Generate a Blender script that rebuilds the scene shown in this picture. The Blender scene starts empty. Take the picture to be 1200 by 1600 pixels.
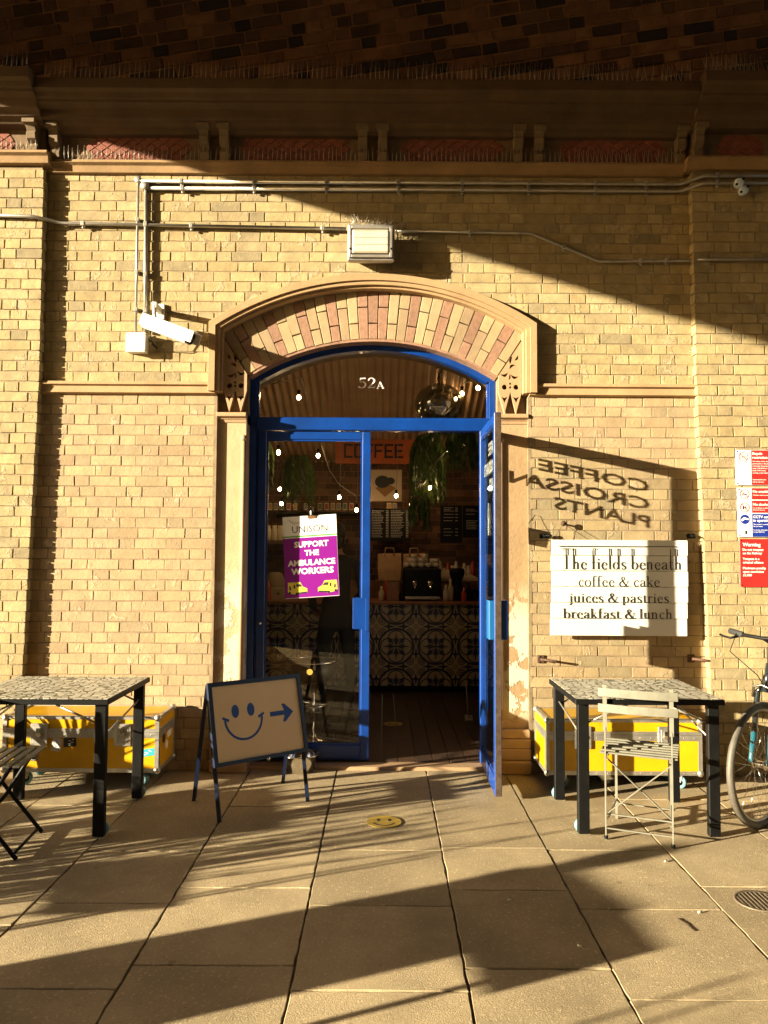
import bpy, bmesh, math, random
from mathutils import Vector, Matrix
SC = bpy.context.scene
COL = SC.collection
R = math.radians
PI = math.pi
# ------------------------------------------------------------------ camera
CH, CD, PITCH, ROLL = 1.55, 5.5, math.atan(62 / 1200), R(0.32)
cam_d = bpy.data.cameras.new('camera')
cam = bpy.data.objects.new('camera', cam_d)
COL.objects.link(cam)
cam_d.sensor_fit = 'VERTICAL'; cam_d.sensor_height = 32.0; cam_d.lens = 24.0
cam_d.clip_start = 0.05; cam_d.clip_end = 500
CAMROT = Matrix.Rotation(R(90) + PITCH, 3, 'X') @ Matrix.Rotation(ROLL, 3, 'Z')
cam.location = (0, -CD, CH)
cam.rotation_euler = CAMROT.to_euler()
SC.camera = cam
SC.render.resolution_x, SC.render.resolution_y = 768, 1024
# ------------------------------------------------------------------ light
TRAVEL = Vector((1.525, 0.66, -0.305)).normalized()
ELEV = math.asin(-TRAVEL.z)
w = bpy.data.worlds.new('World'); SC.world = w; w.use_nodes = True
nt = w.node_tree
bg = nt.nodes['Background']
sky = nt.nodes.new('ShaderNodeTexSky'); sky.sky_type = 'NISHITA'; sky.sun_disc = False
sky.sun_elevation = ELEV
sky.sun_rotation = math.atan2(-TRAVEL.x, -TRAVEL.y) % (2 * PI)
nt.links.new(sky.outputs[0], bg.inputs[0]); bg.inputs[1].default_value = 0.05
sd = bpy.data.lights.new('sun', 'SUN'); sd.energy = 5.0; sd.angle = R(0.5); sd.color = (1.0, 0.85, 0.59)
sun = bpy.data.objects.new('sun', sd); COL.objects.link(sun)
sun.rotation_euler = (-TRAVEL).to_track_quat('Z', 'Y').to_euler()
sun.location = (-12, -6, 6)
SC.view_settings.view_transform = 'Standard'; SC.view_settings.look = 'None'
SC.view_settings.exposure = 2.2; SC.view_settings.gamma = 1.0
SC.view_settings.use_curve_mapping = False
SC.render.engine = 'CYCLES'
SC.cycles.use_denoising = True
SC.cycles.max_bounces = 8; SC.cycles.transparent_max_bounces = 16
SC.cycles.sample_clamp_indirect = 4.0
SC.cycles.caustics_reflective = False; SC.cycles.caustics_refractive = False
# ------------------------------------------------------------------ helpers
def ray(px, py):
    return CAMROT @ Vector(((px - 600) / 1200.0, -(py - 800) / 1200.0, -1.0))
def P(px, py, y=0.0):            # point of the plane Y = y
    d = ray(px, py); t = (y + CD) / d.y
    return Vector((d.x * t, y, CH + d.z * t))
def G(px, py, z=0.0):            # point of the plane Z = z
    d = ray(px, py); t = (z - CH) / d.z
    return Vector((d.x * t, -CD + d.y * t, z))
def PD(px, py, depth):
    return P(px, py, depth - CD)

def rootloc(o):
    v = Vector((0, 0, 0))
    while o is not None:
        v += o.location; o = o.parent
    return v

class MB:
    def __init__(s):
        s.v = []; s.f = []; s.m = []; s.mi = 0; s.sm = []; s.smooth = False
    def face(s, idx):
        s.f.append(idx); s.m.append(s.mi); s.sm.append(s.smooth)
    def add(s, vs, fs):
        b = len(s.v); s.v += [tuple(v) for v in vs]
        for f in fs: s.face([b + i for i in f])
    def box(s, x0, x1, y0, y1, z0, z1):
        vs = [(x, y, z) for z in (z0, z1) for y in (y0, y1) for x in (x0, x1)]
        s.add(vs, [(0, 2, 3, 1), (4, 5, 7, 6), (0, 1, 5, 4), (2, 6, 7, 3), (0, 4, 6, 2), (1, 3, 7, 5)])
        return s
    def cbox(s, x0, x1, y0, y1, z0, z1, c=0.004):
        # chamfered box
        def ring(zz, i):
            return [(x0 + i + c, y0 + i, zz), (x1 - i - c, y0 + i, zz), (x1 - i, y0 + i + c, zz), (x1 - i, y1 - i - c, zz),
                    (x1 - i - c, y1 - i, zz), (x0 + i + c, y1 - i, zz), (x0 + i, y1 - i - c, zz), (x0 + i, y0 + i + c, zz)]
        s.rings([ring(z0, c), ring(z0 + c, 0), ring(z1 - c, 0), ring(z1, c)], caps=True)
        return s
    def rings(s, rs, caps=True, closed=False):
        b = len(s.v); n = len(rs[0])
        for r in rs: s.v += [tuple(p) for p in r]
        m = len(rs)
        for i in range(m if closed else m - 1):
            j = (i + 1) % m
            for k in range(n):
                l = (k + 1) % n
                s.face([b + i * n + k, b + i * n + l, b + j * n + l, b + j * n + k])
        if caps and not closed:
            s.face([b + k for k in range(n)][::-1]); s.face([b + (m - 1) * n + k for k in range(n)])
        return s
    def tube(s, pts, r, n=8, caps=True, closed=False):
        pts = [Vector(p) for p in pts]; m = len(pts)
        rs = r if isinstance(r, (list, tuple)) else [r] * m
        up = None; rings = []
        sm = s.smooth; s.smooth = True
        for i, p in enumerate(pts):
            if closed: t = (pts[(i + 1) % m] - pts[i - 1])
            else: t = pts[min(i + 1, m - 1)] - pts[max(i - 1, 0)]
            t = t.normalized() if t.length > 1e-9 else Vector((0, 0, 1))
            if up is None:
                up = Vector((0, 0, 1)) if abs(t.z) < .9 else Vector((1, 0, 0))
            a = t.cross(up)
            if a.length < 1e-6: a = t.cross(Vector((0, 1, 0.3)))
            a.normalize(); b = a.cross(t).normalized(); up = b
            rings.append([p + (a * math.cos(2 * PI * k / n) + b * math.sin(2 * PI * k / n)) * rs[i] for k in range(n)])
        s.rings(rings, caps, closed); s.smooth = sm
        return s
    def bar(s, p, q, wx, wy, up=(0, 0, 1)):
        p = Vector(p); q = Vector(q); t = (q - p).normalized(); u = Vector(up)
        a = t.cross(u)
        if a.length < 1e-4: a = t.cross(Vector((0, 1, 0)))
        a.normalize(); b = a.cross(t).normalized()
        c = [(-1, -1), (1, -1), (1, 1), (-1, 1)]
        s.rings([[o + a * (i * wx / 2) + b * (j * wy / 2) for i, j in c] for o in (p, q)])
        return s
    def lathe(s, prof, c=(0, 0, 0), n=24, axis='Z', caps=True):
        sm = s.smooth; s.smooth = True; rs = []
        for r, h in prof:
            ring = []
            for k in range(n):
                a = 2 * PI * k / n; u, v = r * math.cos(a), r * math.sin(a)
                d = {'Z': (u, v, h), 'Y': (u, h, v), 'X': (h, u, v)}[axis]
                ring.append((c[0] + d[0], c[1] + d[1], c[2] + d[2]))
            rs.append(ring)
        s.rings(rs, caps); s.smooth = sm
        return s
    def ball(s, c, r, n=12, m=8, sc=(1, 1, 1)):
        prof = [(r * math.sin(PI * i / m), -r * math.cos(PI * i / m)) for i in range(m + 1)]
        prof[0] = (r * .02, -r); prof[-1] = (r * .02, r)
        b = len(s.v); s.lathe(prof, (0, 0, 0), n)
        for i in range(b, len(s.v)):
            x, y, z = s.v[i]; s.v[i] = (c[0] + x * sc[0], c[1] + y * sc[1], c[2] + z * sc[2])
        return s
    def prism(s, poly, y0, y1, plane='XZ'):
        # poly of 2D points extruded; any simple polygon
        def mp(p, h):
            return {'XZ': (p[0], h, p[1]), 'XY': (p[0], p[1], h), 'YZ': (h, p[0], p[1])}[plane]
        s.rings([[mp(p, y0) for p in poly], [mp(p, y1) for p in poly]])
        return s
    def strip(s, inner, outer, y0, y1):
        # closed solid between two XZ polylines of equal length
        n = len(inner)
        for i in range(n - 1):
            q = [inner[i], inner[i + 1], outer[i + 1], outer[i]]
            vs = [(p[0], y0, p[1]) for p in q] + [(p[0], y1, p[1]) for p in q]
            fs = [(0, 1, 2, 3), (7, 6, 5, 4), (0, 4, 5, 1), (2, 6, 7, 3)]
            if i == 0: fs.append((0, 3, 7, 4))
            if i == n - 2: fs.append((1, 5, 6, 2))
            s.add(vs, fs)
        return s
    def leaf(s, p, d, L, wd, droop=.3, nseg=3, side=None):
        p = Vector(p); d = Vector(d).normalized()
        sd_ = side or d.cross(Vector((random.uniform(-.3, .3), random.uniform(-.3, .3), 1)))
        if sd_.length < 1e-3: sd_ = Vector((1, 0, 0))
        sd_.normalize(); b = len(s.v); vs = []
        for i in range(nseg + 1):
            t = i / nseg; c = p + d * (L * t) + Vector((0, 0, -droop * L * t * t))
            ww = wd * math.sin(PI * (0.12 + 0.86 * t)) / 2
            vs += [c - sd_ * ww, c + sd_ * ww]
        s.add(vs, [(2 * i, 2 * i + 1, 2 * i + 3, 2 * i + 2) for i in range(nseg)])
    def xf(s, M, a=0):
        for i in range(a, len(s.v)): s.v[i] = tuple(M @ Vector(s.v[i]))
        return s
    def build(s, name, mats, parent=None, world=True, loc=None, bevel=0, label=None, rot=None, fixn=True):
        me = bpy.data.meshes.new(name)
        off = rootloc(parent) if (parent is not None and world) else Vector((0, 0, 0))
        vs = s.v
        if parent is None and loc is None and vs:
            xs = [v[0] for v in vs]; ys = [v[1] for v in vs]; zs = [v[2] for v in vs]
            off = Vector(((min(xs) + max(xs)) / 2, (min(ys) + max(ys)) / 2, min(zs)))
        me.from_pydata([(v[0] - off.x, v[1] - off.y, v[2] - off.z) for v in vs], [], s.f)
        for m in (mats if isinstance(mats, (list, tuple)) else [mats]): me.materials.append(m)
        me.polygons.foreach_set('material_index', s.m)
        me.polygons.foreach_set('use_smooth', s.sm)
        if fixn and s.f:
            bm = bmesh.new(); bm.from_mesh(me); bmesh.ops.recalc_face_normals(bm, faces=bm.faces[:]); bm.to_mesh(me); bm.free()
        me.update()
        o = bpy.data.objects.new(name, me); COL.objects.link(o)
        if parent is not None: o.parent = parent
        elif loc is not None: o.location = loc
        else: o.location = off
        if rot is not None: o.rotation_euler = rot
        if bevel:
            b = o.modifiers.new('bevel', 'BEVEL'); b.width = bevel; b.segments = 2; b.limit_method = 'ANGLE'
        if label: o['label'] = label
        return o

def tag(o, label=None, cat=None, group=None, kind=None):
    if label: o['label'] = label
    if cat: o['category'] = cat
    if group: o['group'] = group
    if kind: o['kind'] = kind
    return o
def thing(name, label, cat, loc=(0, 0, 0), rz=0, group=None):
    o = bpy.data.objects.new(name, None); COL.objects.link(o); o.empty_display_size = .1
    o.location = loc; o.rotation_euler = (0, 0, rz)
    return tag(o, label, cat, group)
def copy_tree(o, parent=None):
    c = o.copy(); COL.objects.link(c); c.parent = parent
    for ch in [x for x in bpy.data.objects if x.parent == o]: copy_tree(ch, c)
    return c

# ---- materials
def mat(name, col, rough=.6, metal=0, var=0, vscale=3, bump=0, bscale=40, island=0, ramp=None, spec=.5, emit=None, estr=0, mask=None, trans=0, coat=0, dirt=0, speck=0):
    """col base; var noise variation; island per-piece variation; ramp list of colours per piece; mask=(colour,scale,lo,hi,zlo,zhi)"""
    m = bpy.data.materials.new(name); m.use_nodes = True
    t = m.node_tree; N = t.nodes; L = t.links; b = N['Principled BSDF']
    b.inputs['Base Color'].default_value = (*col, 1); b.inputs['Roughness'].default_value = rough
    b.inputs['Metallic'].default_value = metal
    b.inputs['Specular IOR Level'].default_value = spec
    if coat: b.inputs['Coat Weight'].default_value = coat; b.inputs['Coat Roughness'].default_value = .1
    if emit: b.inputs['Emission Color'].default_value = (*emit, 1); b.inputs['Emission Strength'].default_value = estr
    if trans: b.inputs['Transmission Weight'].default_value = trans
    geo = None
    def g():
        nonlocal geo
        if geo is None: geo = N.new('ShaderNodeNewGeometry')
        return geo
    cur = None
    if ramp:
        cr = N.new('ShaderNodeValToRGB'); cr.color_ramp.interpolation = 'CONSTANT'
        e = cr.color_ramp.elements
        while len(e) < len(ramp): e.new(.5)
        for i, c in enumerate(ramp): e[i].position = i / len(ramp); e[i].color = (*c, 1)
        L.new(g().outputs['Random Per Island'], cr.inputs[0]); cur = cr.outputs[0]
    def tc():
        return g().outputs['Position']
    def mixc(f, a, c, mode='MIX'):
        x = N.new('ShaderNodeMix'); x.data_type = 'RGBA'; x.blend_type = mode
        for s_, v in ((x.inputs[0], f), (x.inputs[6], a), (x.inputs[7], c)):
            if hasattr(v, 'is_linked'): L.new(v, s_)
            elif isinstance(v, (int, float)): s_.default_value = v
            else: s_.default_value = (*v, 1)
        return x.outputs[2]
    def noise(sc, det=5, rg=.6):
        n = N.new('ShaderNodeTexNoise'); n.inputs['Scale'].default_value = sc; n.inputs['Detail'].default_value = det
        n.inputs['Roughness'].default_value = rg; L.new(tc(), n.inputs['Vector']); return n.outputs[0]
    def rng(v, a, c, lo, hi):
        x = N.new('ShaderNodeMapRange'); L.new(v, x.inputs[0])
        for i, q in enumerate((a, c, lo, hi)): x.inputs[i + 1].default_value = q
        return x.outputs[0]
    if island:
        k = N.new('ShaderNodeMath'); k.operation = 'FRACT'
        k2 = N.new('ShaderNodeMath'); k2.operation = 'MULTIPLY'; k2.inputs[1].default_value = 37.7
        L.new(g().outputs['Random Per Island'], k2.inputs[0]); L.new(k2.outputs[0], k.inputs[0])
        f = rng(k.outputs[0], 0, 1, 1 - island, 1 + island * .6)
        hs = N.new('ShaderNodeHueSaturation'); L.new(f, hs.inputs['Value'])
        if cur: L.new(cur, hs.inputs['Color'])
        else: hs.inputs['Color'].default_value = (*col, 1)
        cur = hs.outputs[0]
    if var:
        f = rng(noise(vscale), .3, .7, 1 - var, 1 + var * .7)
        hs = N.new('ShaderNodeHueSaturation'); L.new(f, hs.inputs['Value'])
        if cur: L.new(cur, hs.inputs['Color'])
        else: hs.inputs['Color'].default_value = (*col, 1)
        cur = hs.outputs[0]
    if dirt:
        f = rng(noise(1.1, 8, .7), .52, .75, 0, dirt)
        cur = mixc(f, cur if cur else col, tuple(c * .35 for c in col))
    if speck:
        base_ = cur if cur else col
        f = rng(noise(70, 3, .5), .60, .66, 0, speck); cur = mixc(f, base_, tuple(min(1, c * 1.9) for c in col))
        f = rng(noise(95, 3, .5), .62, .68, 0, speck); cur = mixc(f, cur, tuple(c * .35 for c in col))
        vo = N.new('ShaderNodeTexVoronoi'); vo.inputs['Scale'].default_value = 2.6; L.new(tc(), vo.inputs['Vector'])
        f = rng(vo.outputs['Distance'], .035, .05, .55, 0); cur = mixc(f, cur, tuple(c * .45 for c in col))
        f = rng(noise(.9, 9, .75), .5, .64, 0, .5); cur = mixc(f, cur, tuple(c * .55 for c in col))
    if mask:
        mc, ms, lo, hi, z0, z1 = mask
        f = rng(noise(ms, 6, .65), lo, hi, 0, 1)
        sp = N.new('ShaderNodeSeparateXYZ'); L.new(g().outputs['Position'], sp.inputs[0])
        a1 = rng(sp.outputs[2], z0, z0 + .12, 0, 1); a2 = rng(sp.outputs[2], z1 - .3, z1, 1, 0)
        mm = N.new('ShaderNodeMath'); mm.operation = 'MULTIPLY'; L.new(a1, mm.inputs[0]); L.new(a2, mm.inputs[1])
        m2 = N.new('ShaderNodeMath'); m2.operation = 'MULTIPLY'; L.new(mm.outputs[0], m2.inputs[0]); L.new(f, m2.inputs[1])
        cur = mixc(m2.outputs[0], cur if cur else col, mc)
        hm = m2.outputs[0]
    if cur: L.new(cur, b.inputs['Base Color'])
    if bump:
        bp = N.new('ShaderNodeBump'); bp.inputs['Strength'].default_value = bump; bp.inputs['Distance'].default_value = .004
        n = noise(bscale, 6, .7)
        if mask:
            ad = N.new('ShaderNodeMath'); ad.operation = 'ADD'; L.new(n, ad.inputs[0]); L.new(hm, ad.inputs[1]); n = ad.outputs[0]
        L.new(n, bp.inputs['Height']); L.new(bp.outputs[0], b.inputs['Normal'])
    return m
def glass_mat(name, tint=(1, 1, 1), r0=.045):
    m = bpy.data.materials.new(name); m.use_nodes = True
    t = m.node_tree; t.nodes.clear(); N = t.nodes; L = t.links
    o = N.new('ShaderNodeOutputMaterial'); mx = N.new('ShaderNodeMixShader')
    tr = N.new('ShaderNodeBsdfTransparent'); tr.inputs[0].default_value = (*tint, 1)
    gl = N.new('ShaderNodeBsdfGlossy'); gl.inputs['Roughness'].default_value = .01
    ge = N.new('ShaderNodeNewGeometry'); dt = N.new('ShaderNodeVectorMath'); dt.operation = 'DOT_PRODUCT'
    L.new(ge.outputs['Normal'], dt.inputs[0]); L.new(ge.outputs['Incoming'], dt.inputs[1])
    def mth(op, a, b=None):
        x = N.new('ShaderNodeMath'); x.operation = op
        for k, v in enumerate((a, b)):
            if v is None: continue
            if hasattr(v, 'is_linked'): L.new(v, x.inputs[k])
            else: x.inputs[k].default_value = v
        return x.outputs[0]
    f = mth('ADD', mth('MULTIPLY', mth('POWER', mth('SUBTRACT', 1.0, mth('ABSOLUTE', dt.outputs['Value'])), 5.0), 1 - r0), r0)
    L.new(f, mx.inputs[0]); L.new(tr.outputs[0], mx.inputs[1]); L.new(gl.outputs[0], mx.inputs[2]); L.new(mx.outputs[0], o.inputs[0])
    return m
M = {}
TAN = [(0.36, 0.28, 0.141), (0.338, 0.262, 0.132), (0.377, 0.297, 0.156), (0.323, 0.257, 0.135), (0.392, 0.309, 0.156), (0.306, 0.245, 0.138), (0.36, 0.272, 0.135), (0.317, 0.251, 0.138), (0.37, 0.286, 0.144), (0.344, 0.274, 0.144), (0.392, 0.315, 0.168), (0.365, 0.286, 0.144), (0.349, 0.272, 0.138), (0.377, 0.295, 0.15), (0.268, 0.219, 0.126)]
PCH = [(0.377, 0.274, 0.156), (0.349, 0.258, 0.148), (0.391, 0.289, 0.167), (0.328, 0.239, 0.14), (0.405, 0.3, 0.171), (0.363, 0.262, 0.156), (0.307, 0.239, 0.144), (0.384, 0.285, 0.156)]
M['brick'] = mat('stock_brick', (.5, .36, .18), .9, ramp=TAN, island=.09, var=.24, vscale=11, bump=.9, bscale=45, dirt=.35, mask=((.37, .30, .18), 8, .585, .61, -1, 7))
M['brick_low'] = mat('lower_brick', (.5, .35, .2), .9, ramp=PCH, island=.09, var=.18, vscale=9, bump=.8, bscale=50, dirt=.18, mask=((.42, .32, .21), 8, .60, .63, -1, 7))
M['mortar'] = mat('mortar', (.28, .22, .13), .95, var=.3, vscale=12, bump=.6, bscale=60)
M['mortar_low'] = mat('pale_mortar', (.25, .185, .115), .95, var=.3, vscale=12, bump=.6, bscale=60)
M['red'] = mat('red_brick', (.28, .16, .105), .9, island=.15, var=.2, vscale=30, bump=1, bscale=90)
M['buff'] = mat('buff_brick', (.52, .38, .2), .9, ramp=[(.37, .27, .15), (.33, .245, .14), (.38, .29, .165), (.29, .21, .125)], island=.1, var=.15, vscale=10, bump=.6)
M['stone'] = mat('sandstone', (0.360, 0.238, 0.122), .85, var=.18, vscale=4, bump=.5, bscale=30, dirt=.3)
M['stone_p'] = mat('painted_stone', (0.374, 0.245, 0.137), .7, var=.12, vscale=4, bump=.5, bscale=25, dirt=.15)
M['stone_peel'] = mat('peeling_painted_stone', (0.374, 0.245, 0.137), .7, var=.12, vscale=4, bump=1.0, bscale=25, mask=((.62, .56, .45), 5.5, .47, .50, .33, 1.35))
M['stone_pl'] = mat('pale_rendered_stone', (0.432, 0.317, 0.187), .75, var=.15, vscale=5, bump=.8, bscale=30, mask=((.58, .49, .36), 6, .47, .5, .3, 1.5))
M['dstone'] = mat('sooty_shade_stone', (.17, .11, .06), .9, var=.3, vscale=5, bump=.7, bscale=30, dirt=.5)  # sooty base lowered again so the frieze carries its shade in the colour
M['terra'] = mat('terracotta', (.22, .07, .045), .85, var=.2, vscale=20, bump=.6, bscale=60, island=.15)
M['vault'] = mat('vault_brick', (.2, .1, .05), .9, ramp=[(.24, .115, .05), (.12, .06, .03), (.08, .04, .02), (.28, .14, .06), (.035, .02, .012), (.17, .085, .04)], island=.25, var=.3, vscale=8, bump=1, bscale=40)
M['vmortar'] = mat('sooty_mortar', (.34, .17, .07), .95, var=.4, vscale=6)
M['flag'] = mat('paving_slab', (0.42, 0.335, 0.205), .85, island=.22, var=.25, vscale=2.2, bump=.9, bscale=150, spec=.3, speck=.45)
M['joint'] = mat('paving_joint', (.10, .085, .06), .95, var=.4, vscale=20)
M['asphalt'] = mat('asphalt', (.05, .05, .05), .9, var=.2, vscale=8, bump=.5)
M['steel'] = mat('galvanised_steel', (.42, .40, .36), .45, .7, var=.2, vscale=15)
M['spike'] = mat('spike_wire', (.55, .50, .42), .4, .8)
M['dark'] = mat('black_paint', (.007, .007, .007), .5, var=.3, vscale=15, bump=.2, spec=.15)
M['white'] = mat('white_plastic', (0.680, 0.663, 0.612), .45, var=.04, vscale=8)
M['blue'] = mat('blue_gloss_paint', (.0006, .037, .225), .35, var=.25, vscale=5, bump=.15, bscale=20, coat=.12)
M['blue_l'] = mat('light_blue_plate', (0.009, 0.104, 0.296), .35)
M['chrome'] = mat('chrome', (.75, .72, .66), .14, 1)
M['alu'] = mat('aluminium', (.52, .50, .45), .42, .8, var=.2, vscale=20)
M['vinyl'] = mat('white_vinyl', (.85, .84, .80), .6)
M['ink'] = mat('black_ink', (.02, .02, .02), .6)
M['glass'] = glass_mat('window_glass', (.93, .95, .94))

def text_geo(s, size=1.0, bold=0, ext=0, spacing=1.0, wscale=1.0, align='LEFT', res=2):
    cu = bpy.data.curves.new('lettering_src', 'FONT'); cu.body = s; cu.size = size
    cu.offset = bold; cu.extrude = ext; cu.space_character = spacing; cu.resolution_u = res; cu.align_x = align
    ob = bpy.data.objects.new('lettering_src', cu); COL.objects.link(ob)
    dg = bpy.context.evaluated_depsgraph_get()
    me = bpy.data.meshes.new_from_object(ob.evaluated_get(dg))
    vs = [Vector((v.co.x * wscale, v.co.y, v.co.z)) for v in me.vertices]; fs = [list(p.vertices) for p in me.polygons]
    bpy.data.objects.remove(ob); bpy.data.curves.remove(cu); bpy.data.meshes.remove(me)
    return vs, fs
def put_text(mb, s, org, xd, up, width=None, height=None, bold=0, align='L', thick=.0012, size=None, spacing=1.0):
    """lay lettering into mb on a plane; org = left (or centre) baseline. height = cap height"""
    vs, fs = text_geo(s, 1.0, bold, 0, spacing)
    xs = [v.x for v in vs]; x0, x1 = min(xs), max(xs)
    h = height if height else size * .7
    sy = h / .729
    sx = (width / (x1 - x0)) if width else sy
    xd = Vector(xd).normalized(); up = Vector(up).normalized(); nn = xd.cross(up)
    o = Vector(org); c = x0 if align == 'L' else ((x0 + x1) / 2 if align == 'C' else x1)
    out = [o + xd * ((v.x - c) * sx) + up * (v.y * sy) for v in vs]
    back = [p - nn * thick for p in out]
    b = len(mb.v)
    mb.add(out, fs)
    # sides for real thickness
    edges = {}
    for f in fs:
        for i in range(len(f)):
            e = (f[i], f[(i + 1) % len(f)])
            k = (min(e), max(e)); edges.setdefault(k, []).append(e)
    n = len(out)
    mb.add(back, [f[::-1] for f in fs])
    for k, es in edges.items():
        if len(es) == 1:
            i, j = es[0]; mb.face([b + i, b + n + i, b + n + j, b + j])
    return mb
def curve_plate(loops, thick, bev=0):
    """flat plate with holes: loops[0] outline, others holes; returns verts/faces in XY, z in 0..thick"""
    cu = bpy.data.curves.new('plate_src', 'CURVE'); cu.dimensions = '2D'; cu.fill_mode = 'BOTH'; cu.extrude = thick / 2; cu.bevel_depth = bev
    for lp in loops:
        sp = cu.splines.new('POLY'); sp.points.add(len(lp) - 1); sp.use_cyclic_u = True
        for i, p in enumerate(lp): sp.points[i].co = (p[0], p[1], 0, 1)
    ob = bpy.data.objects.new('plate_src', cu); COL.objects.link(ob)
    dg = bpy.context.evaluated_depsgraph_get()
    me = bpy.data.meshes.new_from_object(ob.evaluated_get(dg))
    vs = [Vector(v.co) for v in me.vertices]; fs = [list(p.vertices) for p in me.polygons]
    bpy.data.objects.remove(ob); bpy.data.curves.remove(cu); bpy.data.meshes.remove(me)
    return vs, fs
def circle(cx, cy, r, n=20, ry=None, a0=0, a1=2 * PI):
    full = abs(a1 - a0 - 2 * PI) < 1e-6
    return [(cx + r * math.cos(a0 + (a1 - a0) * i / (n if full else n - 1)), cy + (ry or r) * math.sin(a0 + (a1 - a0) * i / (n if full else n - 1))) for i in range(n)]
# ---- brick laying
rb = random.Random(5)
def clip_half(poly, p, n):      # keep side where (q-p).n >= 0
    out = []
    for i in range(len(poly)):
        a, b = poly[i], poly[(i + 1) % len(poly)]
        da = (a[0] - p[0]) * n[0] + (a[1] - p[1]) * n[1]; db = (b[0] - p[0]) * n[0] + (b[1] - p[1]) * n[1]
        if da >= 0: out.append(a)
        if (da >= 0) != (db >= 0):
            t = da / (da - db); out.append((a[0] + (b[0] - a[0]) * t, a[1] + (b[1] - a[1]) * t))
    return out
def brick_face(mb, poly, fn, dep, inset=.0035, jit=.0015):
    if len(poly) < 3: return
    area = abs(sum(poly[i][0] * poly[(i + 1) % len(poly)][1] - poly[(i + 1) % len(poly)][0] * poly[i][1] for i in range(len(poly)))) / 2
    if area < .0004: return
    cx = sum(p[0] for p in poly) / len(poly); cy = sum(p[1] for p in poly) / len(poly)
    q = [(p[0] + rb.uniform(-jit, jit), p[1] + rb.uniform(-jit, jit)) for p in poly]
    def shr(p, k):
        dx, dy = cx - p[0], cy - p[1]; l = math.hypot(dx, dy) or 1
        # move each axis inward
        return (p[0] + math.copysign(min(k, abs(dx) * .5), dx), p[1] + math.copysign(min(k, abs(dy) * .5), dy))
    d = dep + rb.uniform(-.0018, .0018)
    mb.rings([[fn(p[0], p[1], 0) for p in q], [fn(p[0], p[1], d - inset) for p in q], [fn(*shr(p, inset), d) for p in q]])
def lay(mb, u0, u1, v0, v1, fn, dep=.0045, clip=None, course=.0745, joint=.008, tilt=0, inset=.0016, jit=.0024):
    row = 0; v = v0
    while v < v1 - .02:
        vt = min(v + course - joint, v1)
        u = u0 - (.165 if row % 2 else 0) - rb.uniform(0, .02)
        k = 0
        while u < u1:
            L = (.217 if k % 2 == 0 else .104) + rb.uniform(-.007, .007)
            if rb.random() < .05: L = .104
            a, b = max(u, u0), min(u + L, u1)
            if b - a > .02:
                poly = [(a, v), (b, v), (b, vt), (a, vt)]
                if clip: poly = clip(poly)
                if poly: brick_face(mb, poly, fn, dep, inset, jit)
            u += L + joint; k += 1
        v += course; row += 1
    return mb
# ================================================================== PAVEMENT
Zs = 0.0
XB = [-3.37, -2.75, -2.14, -1.53, -.935, -.325, .31, .86, 1.485, 2.10, 2.7, 3.3, 3.9]
PJ = {(-1.53): [1330, 1411, 1545], (-.935): [1260, 1322, 1387, 1508], (-.325): [1328, 1415, 1548], .31: [1325, 1391, 1513], .86: [1328, 1420, 1562], 1.485: [1250, 1385, 1500]}
pv = MB(); rp = random.Random(3)
for i in range(len(XB) - 1):
    x0, x1 = XB[i], XB[i + 1]
    ys = [.16]
    if x0 in PJ: ys += [G((x0 + x1) / 2 * 300 + 600, py).y for py in PJ[x0]]
    while ys[-1] > -6.5: ys.append(ys[-1] - rp.choice([.6, .9, .75]))
    for j in range(len(ys) - 1):
        a, b = ys[j + 1], ys[j]
        if b - a < .02: continue
        g = .0045; gx = .0045; z = rp.uniform(-.0025, .0015); tl = rp.uniform(-.002, .002)
        nx = 7; cut = []
        # chipped outline
        def edge(p, q):
            n = max(2, int((Vector(q) - Vector(p)).length / .05))
            return [(p[0] + (q[0] - p[0]) * k / n + rp.uniform(-.003, .003), p[1] + (q[1] - p[1]) * k / n + rp.uniform(-.0025, .0025)) for k in range(n)]
        o = edge((x0 + gx, a + g), (x1 - gx, a + g)) + edge((x1 - gx, a + g), (x1 - gx, b - g)) + edge((x1 - gx, b - g), (x0 + gx, b - g)) + edge((x0 + gx, b - g), (x0 + gx, a + g))
        cx, cy = (x0 + x1) / 2, (a + b) / 2
        def rg(k, zz): return [(x + (cx - x) / max(abs(cx - x), .001) * min(k, abs(cx - x)), y + (cy - y) / max(abs(cy - y), .001) * min(k, abs(cy - y)), zz + (x - cx) * tl) for x, y in o]
        pv.rings([rg(0, -.03), rg(0, z - .002), rg(.002, z)])
pavement = tag(pv.build('pavement', M['flag']), kind='structure')
ug = MB(); ug.box(-60, 60, -60, 0.1, -.4, -.009)
tag(ug.build('ground', M['joint']), kind='structure')

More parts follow.
